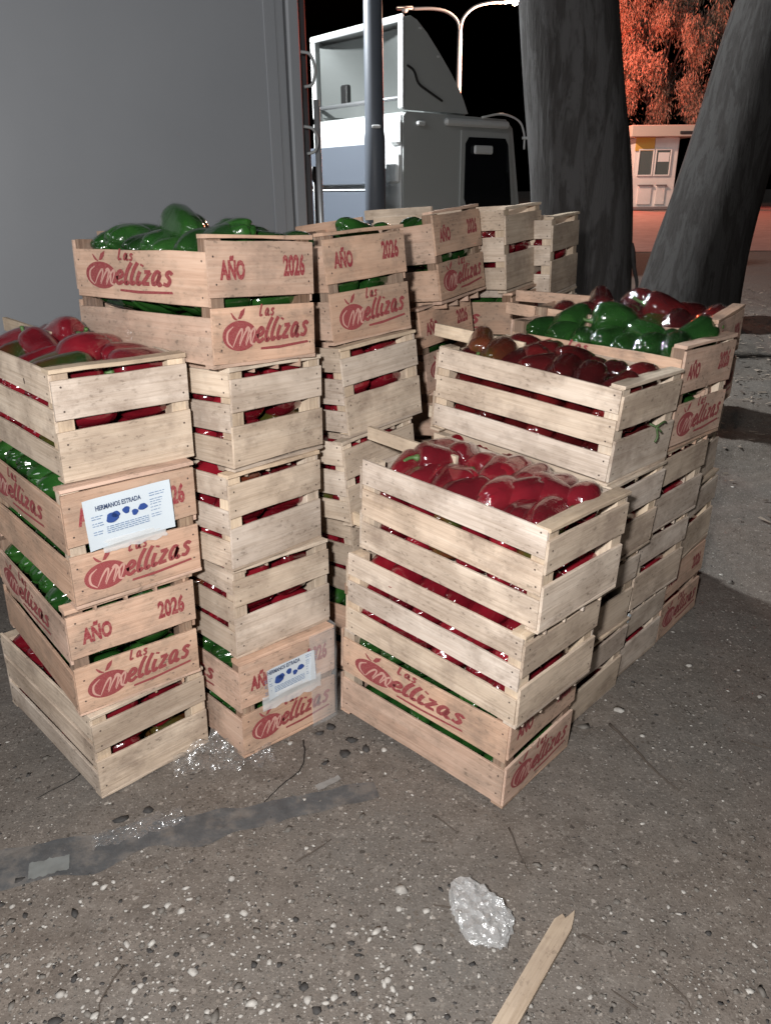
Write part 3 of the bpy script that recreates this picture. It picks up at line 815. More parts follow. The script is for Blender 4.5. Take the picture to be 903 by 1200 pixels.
def paper_label(parent, x, z, rot, w=.195, h=.105):
    """white paper label with blue print, stuck to the end of a crate; slightly curled"""
    n = 14; V = []; F = []
    for j in range(5):
        for i in range(n + 1):
            u = i / n - .5; q = j / 4 - .5
            V.append((u * w, -.0035 - .006 * (max(0, q - .1)) * 0 - .005 * (abs(u) * 2) ** 4 - .0015 * math.sin(5 * u + 3 * q), q * h))
    for j in range(4):
        for i in range(n):
            k = j * (n + 1) + i; F.append((k, k + 1, k + n + 2, k + n + 1))
    p = obj('paper_label', mesh_from('paper_label', V, F, [M['paper']], True), parent, loc=(x, 0, z), rot=(0, rot, 0))
    p['label'] = 'white paper label with blue fruit drawings'
    off = -.0062
    t = obj('lettering', text_mesh('HERMANOS ESTRADA', 'ink_navy', .0165, .68, .0004), p, loc=(-.025, off, .037))
    b = MB()
    for x0, z0, r_, sq in ((-.044, .006, .015, .85), (-.034, .012, .010, .8), (-.008, .015, .009, 1), (.012, .004, .008, 1), (.033, .012, .012, .7)):
        P = [(x0 + r_ * (1 + .18 * math.sin(3 * a + x0 * 90)) * math.cos(a), z0 + r_ * sq * math.sin(a)) for a in np.linspace(0, 2 * math.pi, 15)[:-1]]
        blob(b, P, -off, 0)
    obj('fruit_drawing', b.mesh('fruit_drawing', [M['ink_blue']]), p)
    b = MB(); rr = random.Random(3)
    def lines(x0, x1, zs):
        for z0 in zs:
            xx = x0
            while xx < x1 - .004:
                l_ = rr.uniform(.004, .013); xe = min(x1, xx + l_)
                blob(b, [(xx, z0 - .0010), (xe, z0 - .0010), (xe, z0 + .0010), (xx, z0 + .0010)], -off + .0001); xx = xe + .0022
    lines(-.092, -.066, [.018, .012, .001, -.005, -.020, -.026]); lines(-.060, .045, [-.014, -.019, -.024, -.029])
    lines(.052, .092, [.040, .034, .024, .018, .012, .004, -.004, -.014, -.020])
    obj('small_print', b.mesh('small_print', [M['ink_grey']]), p)
    return p

def film_mat(name, base=.05, gloss=.10, rough=.12, haze_=.03, bump=.3, freq=48, edge=.4, tint=(.97, .975, .98)):
    """thin clear plastic: mostly see-through, with a sharp sheen and a trace of milkiness"""
    m = NT(name)
    tr = m.n("BsdfTransparent"); gl = m.n("BsdfGlossy"); d2 = m.n("BsdfDiffuse")
    tr.inputs[0].default_value = (*tint, 1); gl.inputs['Roughness'].default_value = rough
    gl.inputs[0].default_value = (1, 1, 1, 1); d2.inputs[0].default_value = (.8, .82, .82, 1)
    v = m.coord((1, 1, 1), 'Object', False); bp = m.n("Bump"); bp.inputs['Strength'].default_value = bump; bp.inputs['Distance'].default_value = .008
    m.l(m.noise(v, freq, 4, .6), bp.inputs['Height']); m.l(bp.outputs[0], gl.inputs['Normal'])
    a = m.n("MixShader"); lw = m.n("LayerWeight"); lw.inputs[0].default_value = gloss
    m.l(m.math('MINIMUM', m.math('ADD', m.math('MULTIPLY', lw.outputs['Fresnel'], edge), base), .6), a.inputs[0]); m.l(tr.outputs[0], a.inputs[1]); m.l(gl.outputs[0], a.inputs[2])
    b2 = m.n("MixShader"); b2.inputs[0].default_value = haze_
    m.l(a.outputs[0], b2.inputs[1]); m.l(d2.outputs[0], b2.inputs[2]); m.l(b2.outputs[0], m.out.inputs[0])
    return m.mat
M['film'] = film_mat('clear_cling_film', base=.16, rough=.16, haze_=.05, bump=.8)
M['film_milky'] = film_mat('milky_plastic_sleeve', haze_=.5)

ORD = {1: 'bottom', 2: 'second', 3: 'third', 4: 'fourth', 5: 'fifth'}
CRATES = {}
PEPS = []     # (matrix, colour key, crate key)
def make_crate(key, kind, Mw, label):
    printed = kind == 'p'; h = HP if kind in 'pN' else H
    cr = thing('pepper_crate', label, 'crate', Mw, 'wooden pepper crates stacked in the yard')
    CRATES[key] = cr
    wd = 'wood_pink' if printed else 'wood'
    R = random.Random(hash_key(key))
    jz = lambda s=.0012: R.uniform(-s, s)
    def put(name, l, w, t, mat, loc, yaw=0.0, tip=0.0):
        return obj(name, board(l, w, t, mat, R.randrange(5)), cr, loc=loc, rot=(jz(.006), tip + jz(.006), yaw))
    k = h / (HP if printed else H)
    # posts
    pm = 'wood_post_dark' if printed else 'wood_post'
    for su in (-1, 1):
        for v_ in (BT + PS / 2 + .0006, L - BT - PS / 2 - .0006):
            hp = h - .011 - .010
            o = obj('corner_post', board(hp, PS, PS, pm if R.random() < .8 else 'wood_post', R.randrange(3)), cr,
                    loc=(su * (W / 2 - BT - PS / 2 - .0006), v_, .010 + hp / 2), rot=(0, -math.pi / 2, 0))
    # end boards, laths
    if printed: ends = [(.0105, .137), (.163, .287)]
    else: ends = [(.0105 * k, .117 * k), (.149 * k, .231 * k)]
    for side, v_ in ((0, BT / 2), (1, L - BT / 2)):
        yaw = 0 if side == 0 else math.pi
        for bi, (z0, z1) in enumerate(ends):
            o = put('end_board', W - R.uniform(0, .005), z1 - z0 + jz(.007), BT, wd, (jz(), v_ + jz(.0006), (z0 + z1) / 2 + jz()), yaw)
            if printed and side == 0:
                if bi == 0:
                    lo = obj('printed_logo', LOGO, o, loc=(.005, -BT / 2, .002), rot=(0, jz(.03), 0)); lo.scale = (.285, 1, .262)
                else:
                    obj('printed_lettering', ANO, o, loc=(-.095, -BT / 2, jz(.006)), rot=(0, jz(.03), 0))
                    obj('printed_lettering', YEAR, o, loc=(.098, -BT / 2, .006 + jz(.006)), rot=(0, jz(.03), 0))
        vv_ = .0195 if side == 0 else L - .0195
        put('top_lath', W - .002, .0095, .038, 'wood_post' if not printed else wd, (jz(), vv_, h - .0052))
        put('bottom_lath', W - .001, .0088, .036, wd, (jz(), vv_ + (-.001 if side == 0 else .001), .0049))
    # long sides
    if printed: rows = [(.011, .118), (.143, .263)]
    else: rows = [(.011 * k, .080 * k), (.099 * k, .169 * k), (.187 * k, .252 * k)]
    for su in (-1, 1):
        for bi, (z0, z1) in enumerate(rows):
            o = put('side_slat', L - 2 * BT - .002, z1 - z0 + jz(.007), BT, wd, (su * (W / 2 - BT / 2 - .0006), L / 2, (z0 + z1) / 2 + jz(.003)), -math.pi / 2 if su < 0 else math.pi / 2, jz(.009))
            if printed and bi == 1 and su < 0:
                lo = obj('printed_logo', LOGO, o, loc=(-.035, -BT / 2, -.002), rot=(0, jz(.02), 0)); lo.scale = (.40, 1, .25)
    for i in range(4):
        put('bottom_board', L - .02, .068, .0055, wd, (-.117 + .078 * i, L / 2, .0125), math.pi / 2)
        cr.children[-1].rotation_euler = (math.pi / 2, 0, math.pi / 2)
    return cr
def hash_key(s): return sum((i + 1) * ord(c) * 131 for i, c in enumerate(s))

LAB = {
 'S1_3': 'plain slatted crate heaped with red peppers atop the four-high stack',
 'S1_2': "printed crate with a white paper label, second from top of the four-high stack",
 'S1_1': 'printed crate of green peppers, second from bottom of the four-high stack',
 'S1_0': 'plain crate of red peppers on the ground under the four-high stack',
 'S2_0': "film-wrapped printed crate with paper label on the ground, trailer row's second stack",
 'R1_0': 'printed crate of green peppers on the ground under the three-high stack',
 'R1_1': 'plain crate of red peppers in the middle of the three-high stack',
 'R1_2': 'plain open crate full of red peppers on top of the three-high stack',
}
for s, ((x, y, a), (tu, tv), kinds, offs) in STACKS.items():
    S = (Matrix.Translation((x, y, .002)) @ Matrix.Rotation(a, 4, 'Z')
         @ Matrix.Rotation(math.atan(tu), 4, 'Y') @ Matrix.Rotation(-math.atan(tv), 4, 'X'))
    if tv < 0:    # crates that lean forward rest on their far end
        pass
    z = 0.0
    for lv, kd in enumerate(kinds):
        dx, dy, da = offs[lv]
        Mw = S @ Matrix.Translation((dx, dy, z)) @ Matrix.Rotation(da, 4, 'Z')
        key = f'{s}_{lv}'
        n = len(kinds); fill = FILL[s][lv]
        pos = 'top' if lv == n - 1 else ('bottom' if lv == 0 else f'{ORD[lv + 1]} from bottom')
        kindw = 'printed' if kd == 'p' else 'plain'
        lab = LAB.get(key) or (f'{kindw} {COLN[fill]} pepper crate, {pos}, {WHERE[s]}')
        make_crate(key, kd, Mw, lab)
        h = HP if kd in 'pN' else H
        # peppers
        R = random.Random(hash_key(key) + 5)
        is_top = lv == n - 1
        hidden_low = s in ('S4', 'S5', 'S6') and lv < 3
        if not hidden_low:
            TOPOFF = {'S2_4': .016, 'S1_3': .008, 'R1_2': .014, 'R2_3': .010, 'R3_3': .002, 'R4_3': .008, 'S3_4': -.012, 'S4_4': -.02, 'S5_4': -.06, 'S6_4': -.06}
            zl = [.066, .150, h - .045] if h < .28 else [.066, .158, h - .048]
            if is_top: zl[2] = h - .047 + TOPOFF[key]
            for ly, zc in enumerate(zl):
                for row in (-1, 1):
                    nc = 7 if (is_top and ly == 2) else 6
                    for c in range(nc):
                        if row > 0 and c > 1 and not (is_top and ly == 2): continue
                        vv_ = .070 + c * (L - .140) / (nc - 1)
                        zz = zc + R.uniform(-.006, .006) + (R.uniform(-.012, .012) if is_top and ly == 2 else 0)
                        if not is_top: zz = min(zz, h - .045)
                        lim = .34 if (is_top and ly == 2) else .22
                        rz = R.uniform(-lim, lim) + (math.pi if row < 0 else 0)
                        col = fill
                        if fill in 'rm' and R.random() < .04: col = 't'
                        if key == 'R2_3' and ly == 2 and row < 0 and c == 5: col = 't'
                        sc = R.uniform(.90, 1.04)
                        Mp = (Mw @ Matrix.Translation((row * .075 + R.uniform(-.005, .005), vv_ + R.uniform(-.005, .005), zz))
                              @ Matrix.Rotation(rz, 4, 'Z') @ Matrix.Rotation(R.uniform(-.2, .2), 4, 'Y') @ Matrix.Rotation(R.uniform(0, 6.28), 4, 'X') @ Matrix.Scale(sc, 4))
                        PEPS.append((Mp, col, key, is_top and ly == 2))
            # a few more on top of the heap: (u, v, up)
            EX = {'S2_4': [(-.02, .10, .016), (.05, .17, .012), (-.04, .25, .05), (.03, .34, .03), (-.03, .45, .012)],
                  'S1_3': [(.0, .20, .012), (-.05, .33, .016), (.04, .42, .02)],
                  'R1_2': [(-.01, .45, .024), (.03, .30, .010), (-.03, .18, .010), (.04, .14, .006), (-.05, .36, .006)],
                  'R3_3': [(-.02, .45, .022), (.02, .33, .03), (-.01, .20, .016), (.05, .085, .018)],
                  'R4_3': [(.0, .42, .03), (.03, .30, .022), (-.02, .2, .02)],
                  'R2_3': [(-.06, .51, .026), (.02, .25, .008), (-.03, .36, .006)], 'S3_4': [(.07, .10, .016)]}
            if is_top:
                for (eu, ev, up) in EX.get(key, []):
                    col = 't' if key == 'R2_3' and ev > .5 else fill
                    Mp = (Mw @ Matrix.Translation((eu, ev, h - .030 + up))
                          @ Matrix.Rotation(R.uniform(0, 6.28), 4, 'Z') @ Matrix.Rotation(R.uniform(-.45, .45), 4, 'Y') @ Matrix.Rotation(R.uniform(0, 6.28), 4, 'X') @ Matrix.Scale(R.uniform(.92, 1.05), 4))
                    PEPS.append((Mp, col, key, True))
        z += h

# paper labels and sleeves on two printed crates
paper_label(CRATES['S1_2'], -.012, .208, -.03, .215, .125)
paper_label(CRATES['S2_0'], .0, .205, -.03, .165, .095)
def sleeve(parent, x0, x1, z0, z1, seed):
    n, k_ = 16, 8; V = []; F = []
    for j in range(k_ + 1):
        for i in range(n + 1):
            xx = x0 + (x1 - x0) * i / n + .004 * noise.noise(Vector((i * .4, j, seed))); zz = z0 + (z1 - z0) * j / k_ + (.008 * noise.noise(Vector((i * .5, 3, seed))) if j == 0 else 0)
            V.append((xx, -.003 - .006 * abs(noise.noise(Vector((i * .45, j * .5, seed)))), zz))
    for j in range(k_):
        for i in range(n):
            q = j * (n + 1) + i; F.append((q, q + 1, q + n + 2, q + n + 1))
    return obj('plastic_sleeve', mesh_from('plastic_sleeve', V, F, [M['film_milky']], True), parent)
sleeve(CRATES['S1_2'], -.085, .075, .128, .160, 2.0)
sleeve(CRATES['S2_0'], -.10, .105, .125, .17, 4.0)

# ------------------------------------------------------------------ peppers
def pepper_mesh(seed, nt=30, nl=18):
    """blocky, lobed bell pepper; axis along x, stem end at -x"""
    R = random.Random(seed); lob = [3, 4, 4, 3, 4, 3][seed % 6]; Ln = R.uniform(.134, .158); r0 = R.uniform(.044, .050)
    amp = R.uniform(.13, .20); V = []; F = []
    ph = [R.uniform(-.3, .3) for _ in range(lob)]; la = [R.uniform(.75, 1.15) for _ in range(lob)]
    prof = [(0, .14, .014), (.03, .40, .004), (.07, .70, -.002), (.14, .93, 0), (.25, 1.02, 0), (.40, 1.0, 0), (.55, .95, 0), (.70, .87, 0), (.82, .76, 0), (.91, .58, 0), (.97, .34, 0), (1.0, .10, -.010)]
    pt = np.array(prof)
    twist = R.uniform(-.5, .5); bend = R.uniform(-.012, .012)
    for i in range(nl + 1):
        t = .5 - .5 * math.cos(math.pi * i / nl)
        pr = np.interp(t, pt[:, 0], pt[:, 1]); dx = np.interp(t, pt[:, 0], pt[:, 2])
        x = (t - .5) * Ln + dx
        for j in range(nt):
            a = 2 * math.pi * j / nt
            k = a / (2 * math.pi) * lob; kk = int(k) % lob; fr = (k % 1)
            groove = (abs(fr - .5) * 2) ** 5            # 1 at the furrow between lobes
            d = (1 - amp * (.45 + .55 * abs(2 * t - .9)) * groove) * (1 + .07 * (la[kk] - 1) * (1 - groove))
            d *= 1 + .06 * noise.noise(Vector((math.cos(a) * 1.3, math.sin(a) * 1.3, t * 2.2 + seed * 7)))
            tip = .010 * (1 - groove) * max(0, t - .8) / .2 * la[kk] - .004 * groove * max(0, .2 - t) / .2
            an = a + twist * t
            V.append((x + tip, r0 * pr * d * math.cos(an), r0 * pr * d * math.sin(an) + bend * math.sin(math.pi * t)))
    for i in range(nl):
        for j in range(nt):
            F.append((i * nt + j, (i + 1) * nt + j, (i + 1) * nt + (j + 1) % nt, i * nt + (j + 1) % nt))
    F.append(tuple(range(nt))); F.append(tuple(range((nl + 1) * nt - 1, nl * nt - 1, -1)))
    return V, F, Ln
PV = [pepper_mesh(s) for s in range(6)]
PVL = [pepper_mesh(q, 18, 10) for q in range(6)]     # lighter copies for the packed mass
PM = {}
PMAT = {'r': M['pep_red'], 'g': M['pep_green'], 'm': M['pep_maroon'], 't': M['pep_turn']}
def pmesh(v, c):
    if (v, c) not in PM: PM[(v, c)] = mesh_from('pepper', PV[v][0], PV[v][1], [PMAT[c]], True)
    return PM[(v, c)]
SV = []
for v_ in range(6):
    x0 = -PV[v_][2] / 2
    V, F = tube(smooth_pts([(x0 + .012, 0, 0), (x0 - .004, 0, .0), (x0 - .018, .003, .004), (x0 - .028, .009, .010)], 3), [.012, .010, .006, .0052, .005, .005, .0048, .005, .0052, .0056], 7)
    SV.append(mesh_from('stem', V, F, [M['stem']], True))
PN = {'r': 'glossy red pepper', 'g': 'glossy green pepper', 'm': 'dark red pepper', 't': 'half green, half red pepper'}
pep_objs = []
for i, (Mp, c, key, top_) in enumerate(PEPS):
    o = obj('bell_pepper', pmesh(i % 6, c), matrix=Mp)
    pep_objs.append(o)
bpy.context.view_layer.update()
# the 300 that show most stay single things, the rest become one mass
dg = bpy.context.evaluated_depsgraph_get()
cm = cam.matrix_world; org = cm.translation; cnt = {}
fx = 897.67
for py in range(230, 1000, 5):
    for px in range(0, 900, 5):
        d = cm.to_3x3() @ Vector(((px - 451.5) / fx, -(py - 600) / fx, -1)).normalized()
        o_ = org
        hit, loc, nrm, fi, ob, mt = scene.ray_cast(dg, o_, d)
        if hit and ob.name.startswith('bell_pepper'): cnt[ob.name] = cnt.get(ob.name, 0) + 1
keep = set(sorted(cnt, key=lambda n_: -cnt[n_])[:300])
massV = []; massT = []; massM = []; nb = 0
order = ['r', 'g', 'm', 't']
for i, o in enumerate(pep_objs):
    Mp, c, key, top_ = PEPS[i]
    if o.name in keep:
        s, lv = key.split('_'); lv = int(lv); n = len(STACKS[s][2])
        pos = 'top' if lv == n - 1 else ('bottom' if lv == 0 else f'{ORD[lv + 1]}')
        lab = f'{PN[c]}, {pos} crate, {WHERE[s]}'
        lab = ' '.join(lab.split()[:16]).rstrip(',')
        tag(o, lab, 'pepper', f'peppers in the {pos} crate, {WHERE[s]}')
        if top_: obj('stem', SV[i % 6], o)
    else:
        V = np.array(PVL[i % 6][0]); R3 = np.array(Mp)[:3, :3]; V = V @ R3.T + np.array(Mp.translation)
        for f in PVL[i % 6][1]:
            massT.append(tuple(q + nb for q in f)); massM.append(order.index(c))
        massV.append(V); nb += len(V)
        bpy.data.objects.remove(o)
me = mesh_from('pepper_fill', np.concatenate(massV), massT, [PMAT[c] for c in order], True, massM)
tag(obj('pepper_fill', me), 'red and green peppers packed deep inside the stacked crates', 'peppers', None, 'stuff')

# clear film stretched over the peppers of three open crates
M['film_shiny'] = film_mat('wrinkled_clear_film', base=.07, gloss=.06, rough=.07, haze_=.003, bump=.6, freq=38, edge=.05, tint=(.99, .99, .99))
M['film_tight'] = film_mat('stretched_clear_film', base=.06, gloss=.06, rough=.07, haze_=.004, bump=.4, freq=30, edge=.06, tint=(.99, .99, .99))
bpy.context.view_layer.update()
dg = bpy.context.evaluated_depsgraph_get()
def drape(key, label, mat='film_tight'):
    cr = CRATES[key]; Mw = cr.matrix_world; h = HP if STACKS[key[:2]][2][int(key[3])] in 'pN' else H
    nu, nv = 30, 56; Z = np.zeros((nu, nv)); us = np.linspace(-.148, .148, nu); vs = np.linspace(.016, L - .016, nv)
    dn = -(Mw.to_3x3() @ Vector((0, 0, 1))).normalized(); inv = Mw.inverted()
    for i, u in enumerate(us):
        for j, v_ in enumerate(vs):
            hit, loc, nrm, fi, ob, mt = scene.ray_cast(dg, Mw @ Vector((u, v_, h + .12)), dn)
            Z[i, j] = (inv @ loc).z if hit else h - .06
    Z = np.clip(Z, h - .055, h + .1)
    X = Z.copy()
    for it in range(3):          # taut skin: relax, never below what it covers
        Q = np.pad(X, 1, mode='edge')
        X = np.maximum(Z, .25 * (Q[:-2, 1:-1] + Q[2:, 1:-1] + Q[1:-1, :-2] + Q[1:-1, 2:]))
    V = [(us[i], vs[j], X[i, j] + .0035 + .0025 * noise.noise(Vector((us[i] * 60 + vs[j] * 25, vs[j] * 18, 2)))) for i in range(nu) for j in range(nv)]
    F = [(i * nv + j, (i + 1) * nv + j, (i + 1) * nv + j + 1, i * nv + j + 1) for i in range(nu - 1) for j in range(nv - 1)]
    o = obj('cling_film', mesh_from('cling_film', V, F, [M[mat]], True), matrix=Mw.copy())
    tag(o, label, 'plastic film')
drape('R1_2', 'clear film stretched over red peppers atop the three-high stack')
drape('R2_3', 'clear film stretched over dark red peppers right behind the three-high stack', 'film_shiny')
drape('S1_3', 'clear film stretched over red peppers atop the four-high stack', 'film_shiny')
drape('S2_4', 'clear film over green peppers beside the four-high stack', 'film_shiny')
drape('R3_3', 'clear film over green peppers, second stack behind the three-high one', 'film_shiny')
drape('R4_3', 'clear film over dark red peppers, third stack behind the three-high one', 'film_shiny')

# ------------------------------------------------------------------ clutter on the ground
def on(x, y, dz=0): return (x, y, gz(x, y) + dz)
# gravel and shell bits
icoV, icoF = [], []
bmx = bmesh.new(); bmesh.ops.create_icosphere(bmx, subdivisions=1, radius=1)
icoV = np.array([v_.co[:] for v_ in bmx.verts]); icoF = np.array([[v_.index for v_ in f.verts] for f in bmx.faces]); bmx.free()
GV = []; GF = []; GM = []; nb = 0
def stone(x, y, s, mi):
    global nb
    sc = np.array([s * random.uniform(.7, 1.5), s * random.uniform(.6, 1.1), s * random.uniform(.16, .42)])
    V = icoV * (1 + rng.uniform(-.38, .38, (len(icoV), 1))) * sc
    a = random.uniform(0, 6.28); ca, sa = math.cos(a), math.sin(a)
    V = np.stack([V[:, 0] * ca - V[:, 1] * sa + x, V[:, 0] * sa + V[:, 1] * ca + y, V[:, 2] + gz(x, y) + sc[2] * .35], 1)
    GV.append(V); GF.append(icoF + nb); GM.extend([mi] * len(icoF)); nb += len(V)
tries = 0
while len(GV) < 9000 and tries < 90000:
    tries += 1
    y = .85 + 3.6 * random.random() ** 1.7
    x = random.uniform(-.62 * y - .35, .62 * y + .35)
    dn = noise.noise(Vector((x * 2.3, y * 2.3, 7))) * .5 + .5
    dens = .25 + .9 * max(0, dn - .35)
    if y < 1.32 and x < .05: dens += .45 * (1 - sstep(1.15, 1.32, y))
    if random.random() > dens: continue
    cl_ = y < 1.32 and x < .12
    s = (1.1 if cl_ else .95) * min(.0125, .0014 + random.lognormvariate(-6.45, .7))
    r = random.random()
    stone(x, y, s, 0 if r < (.42 if cl_ else .24) else (1 if r < .86 else 2))
for i in range(60):
    y = random.uniform(1.0, 4.2); x = random.uniform(-.5 * y, .6 * y); stone(x, y, random.uniform(.009, .017), random.choice([0, 0, 1]))
for x, y in ((-.17, 1.86), (-.20, 1.83), (-.105, 1.80), (-.06, 1.76), (-.12, 1.74), (-.62, 1.53), (-.53, 1.50), (-.68, 1.50)): stone(x, y, .016, 2)
def stonem(name, a, c_):
    m = NT(name); v = m.coord((1, 1, 1), 'Object', False)
    m.l(m.ramp(m.noise(v, 45, 3, .6), [(.3, a), (.7, c_)]), m.b.inputs['Base Color']); m.set(Roughness=.8); return m.mat
gm = [stonem('pale_shell_gravel', (.27, .255, .235), (.48, .465, .43)), stonem('tan_gravel', (.105, .096, .085), (.17, .157, .14)), stonem('dark_gravel', (.028, .027, .026), (.055, .052, .05))]
me = mesh_np('gravel', np.concatenate(GV), np.concatenate(GF), gm, True, GM)
tag(obj('gravel', me), 'scattered pale shell bits and pebbles over the soil', 'gravel', None, 'stuff')

# grey plastic strip lying flat on the ground
def sheet(name, x0y0, x1y1, w0, w1, mat, nu, nv, amp, freq, lift, seed, edge=.2, crinkle=0.0):
    A = Vector((*x0y0, 0)); B = Vector((*x1y1, 0)); d = (B - A); n_ = Vector((-d.y, d.x, 0)).normalized()
    V = []; F = []
    for i in range(nu + 1):
        t = i / nu; w = w0 + (w1 - w0) * t
        for j in range(nv + 1):
            q = j / nv - .5
            e = edge * w * noise.noise(Vector((t * 9, 5 * (j > nv / 2), seed))) * (abs(q) * 2) ** 2
            p = A + d * t + n_ * (q * w + e * (1 if q > 0 else -1))
            zz = gz(p.x, p.y) + lift + amp * (abs(noise.noise(Vector((p.x * freq, p.y * freq, seed)))) + .5 * abs(noise.noise(Vector((p.x * freq * 2.7, p.y * freq * 2.7, seed)))))
            V.append((p.x + random.uniform(-crinkle, crinkle), p.y + random.uniform(-crinkle, crinkle), zz + random.uniform(0, crinkle)))
    for i in range(nu):
        for j in range(nv):
            k = i * (nv + 1) + j; F.append((k, k + nv + 1, k + nv + 2)); F.append((k, k + nv + 2, k + 1))
    return mesh_from(name, V, F, [mat], crinkle == 0)
m = NT('dusty_grey_plastic'); v = m.coord((1, 1, 1), 'Object', False)
m.l(m.ramp(m.noise(v, 14, 5, .65), [(.35, (.066, .069, .072)), (.48, (.086, .088, .09)), (.62, (.15, .139, .128))]), m.b.inputs['Base Color'])
m.set(Roughness=.42); m.bump(m.noise(v, 60, 4, .6), .4, .006); M['grey_plastic'] = m.mat
tag(obj('plastic_strip', sheet('plastic_strip', (-1.15, 1.28), (-.03, 1.60), .15, .055, M['grey_plastic'], 110, 14, .004, 14, .0006, 3.0, .5)),
    'long dusty grey plastic strip lying flat on the soil', 'plastic strip')
tag(obj('cling_film', sheet('cling_film', (-.60, 1.71), (-.34, 1.79), .16, .20, M['film'], 52, 36, .035, 15, .006, 8.0, .25, .0030)),
    'crumpled clear cling film between the four-high stack and its neighbour', 'plastic film')
tag(obj('film_shred', sheet('film_shred', (-.72, 1.41), (-.52, 1.50), .05, .06, M['film'], 40, 14, .012, 26, .012, 12.0, .4, .0025)),
    'thin clear film shred lying on the grey plastic strip', 'plastic film')
tag(obj('plastic_scrap', sheet('plastic_scrap', (-.845, 1.335), (-.76, 1.365), .05, .045, simple('pale_plastic', (.17, .18, .175), .45), 14, 8, .006, 22, .004, 15.0, .12)),
    'flat pale plastic scrap beside the grey strip', 'plastic scrap')
tag(obj('plastic_scrap', sheet('plastic_scrap', (-.19, 1.60), (-.13, 1.64), .022, .018, simple('pale_plastic_flake', (.22, .215, .205), .45), 12, 6, .004, 30, .005, 16.0, .12)),
    'small pale torn flake on the tip of the grey strip', 'plastic scrap')
# film wrapped round the lower end of the labelled ground crate
cr = CRATES['S2_0']
V = []; F = []; nu, nv = 26, 18
for i in range(nu + 1):
    for j in range(nv + 1):
        s_ = i / nu * .30 ; zz = .302 * j / nv
        if s_ < .10: x_, y_ = W / 2 - .10 + s_, -.006
        else: x_, y_ = W / 2 + .007, s_ - .10
        bl = .010 * abs(noise.noise(Vector((s_ * 22, zz * 16, 3.3)))) + .006 * (1 - zz / .3)
        if s_ < .10: y_ -= bl
        else: x_ += bl
        V.append((x_, y_, max(.004, zz + .006 * noise.noise(Vector((s_ * 20, j, 1))))))
for i in range(nu):
    for j in range(nv):
        k = i * (nv + 1) + j; F.append((k, k + nv + 1, k + nv + 2, k + 1))
o = obj('film_wrap', mesh_from('film_wrap', V, F, [film_mat('wrapping_film', base=.06, haze_=.2, rough=.2)], True), cr)

# crumpled plastic bag
bmx = bmesh.new(); bmesh.ops.create_icosphere(bmx, subdivisions=4, radius=1)
for v_ in bmx.verts:
    p = v_.co.copy()
    r = 1 + .22 * noise.noise(p * 1.4 + Vector((3, 1, 2)))
    cell = noise.cell_vector(p * 2.0)
    rid = 0
    for f_, a_ in ((1.7, .22), (3.4, .12), (7.5, .06)):
        rid += a_ * (1 - abs(noise.noise(p * f_ + Vector((9, 4, 1)))) * 2.2)
    v_.co = p * (r + rid - .12)
    v_.co.x *= .050; v_.co.y *= .074; v_.co.z *= .034
    v_.co += Vector((random.uniform(-.0032, .0032), random.uniform(-.0032, .0032), random.uniform(-.0032, .0032)))
    v_.co.x += .35 * (v_.co.y if v_.co.y > 0 else 0) * -.4
    if v_.co.z < -.022: v_.co.z = -.022 + .2 * (v_.co.z + .022)
me = bpy.data.meshes.new('plastic_bag'); bmx.to_mesh(me); bmx.free()
me.materials.append(film_mat('white_crinkled_plastic', base=.20, rough=.16, haze_=.20, bump=.5, freq=110))
for p in me.polygons: p.use_smooth = False
o = obj('plastic_bag', me, loc=on(.200, 1.195, .024), rot=(0, 0, .25)); tag(o, 'crumpled white plastic bag lying on the soil', 'plastic bag')

# broken lath
V, F = cbox(.42, .010, .040, .0015)
b = MB(); b.add(V, F)
vs = [list(v_) for v_ in b.v]
b2 = MB()
poly = [(-.21, -.019), (.150, -.021), (.172, -.012), (.166, -.002), (.196, .006), (.178, .012), (.150, .019), (-.21, .021)]
n = len(poly)
Vp = [(x, -.005, z) for x, z in poly] + [(x, .005, z) for x, z in poly]
Fp = [tuple(range(n)), tuple(range(2 * n - 1, n - 1, -1))] + [(i, i + n, (i + 1) % n + n, (i + 1) % n) for i in range(n)]
b2.add(Vp, Fp)
A = Vector((.235, .985)); B = Vector((.405, 1.215)); dd = (B - A); an = math.atan2(dd.y, dd.x)
o = obj('wood_lath', b2.mesh('wood_lath', [M['wood_cut']]), matrix=Matrix.Translation(on(.285, 1.055, .011)) @ Matrix.Rotation(an, 4, 'Z') @ Matrix.Rotation(math.pi / 2, 4, 'X'))
tag(o, 'broken wooden lath with a splintered end lying on the soil', 'lath')

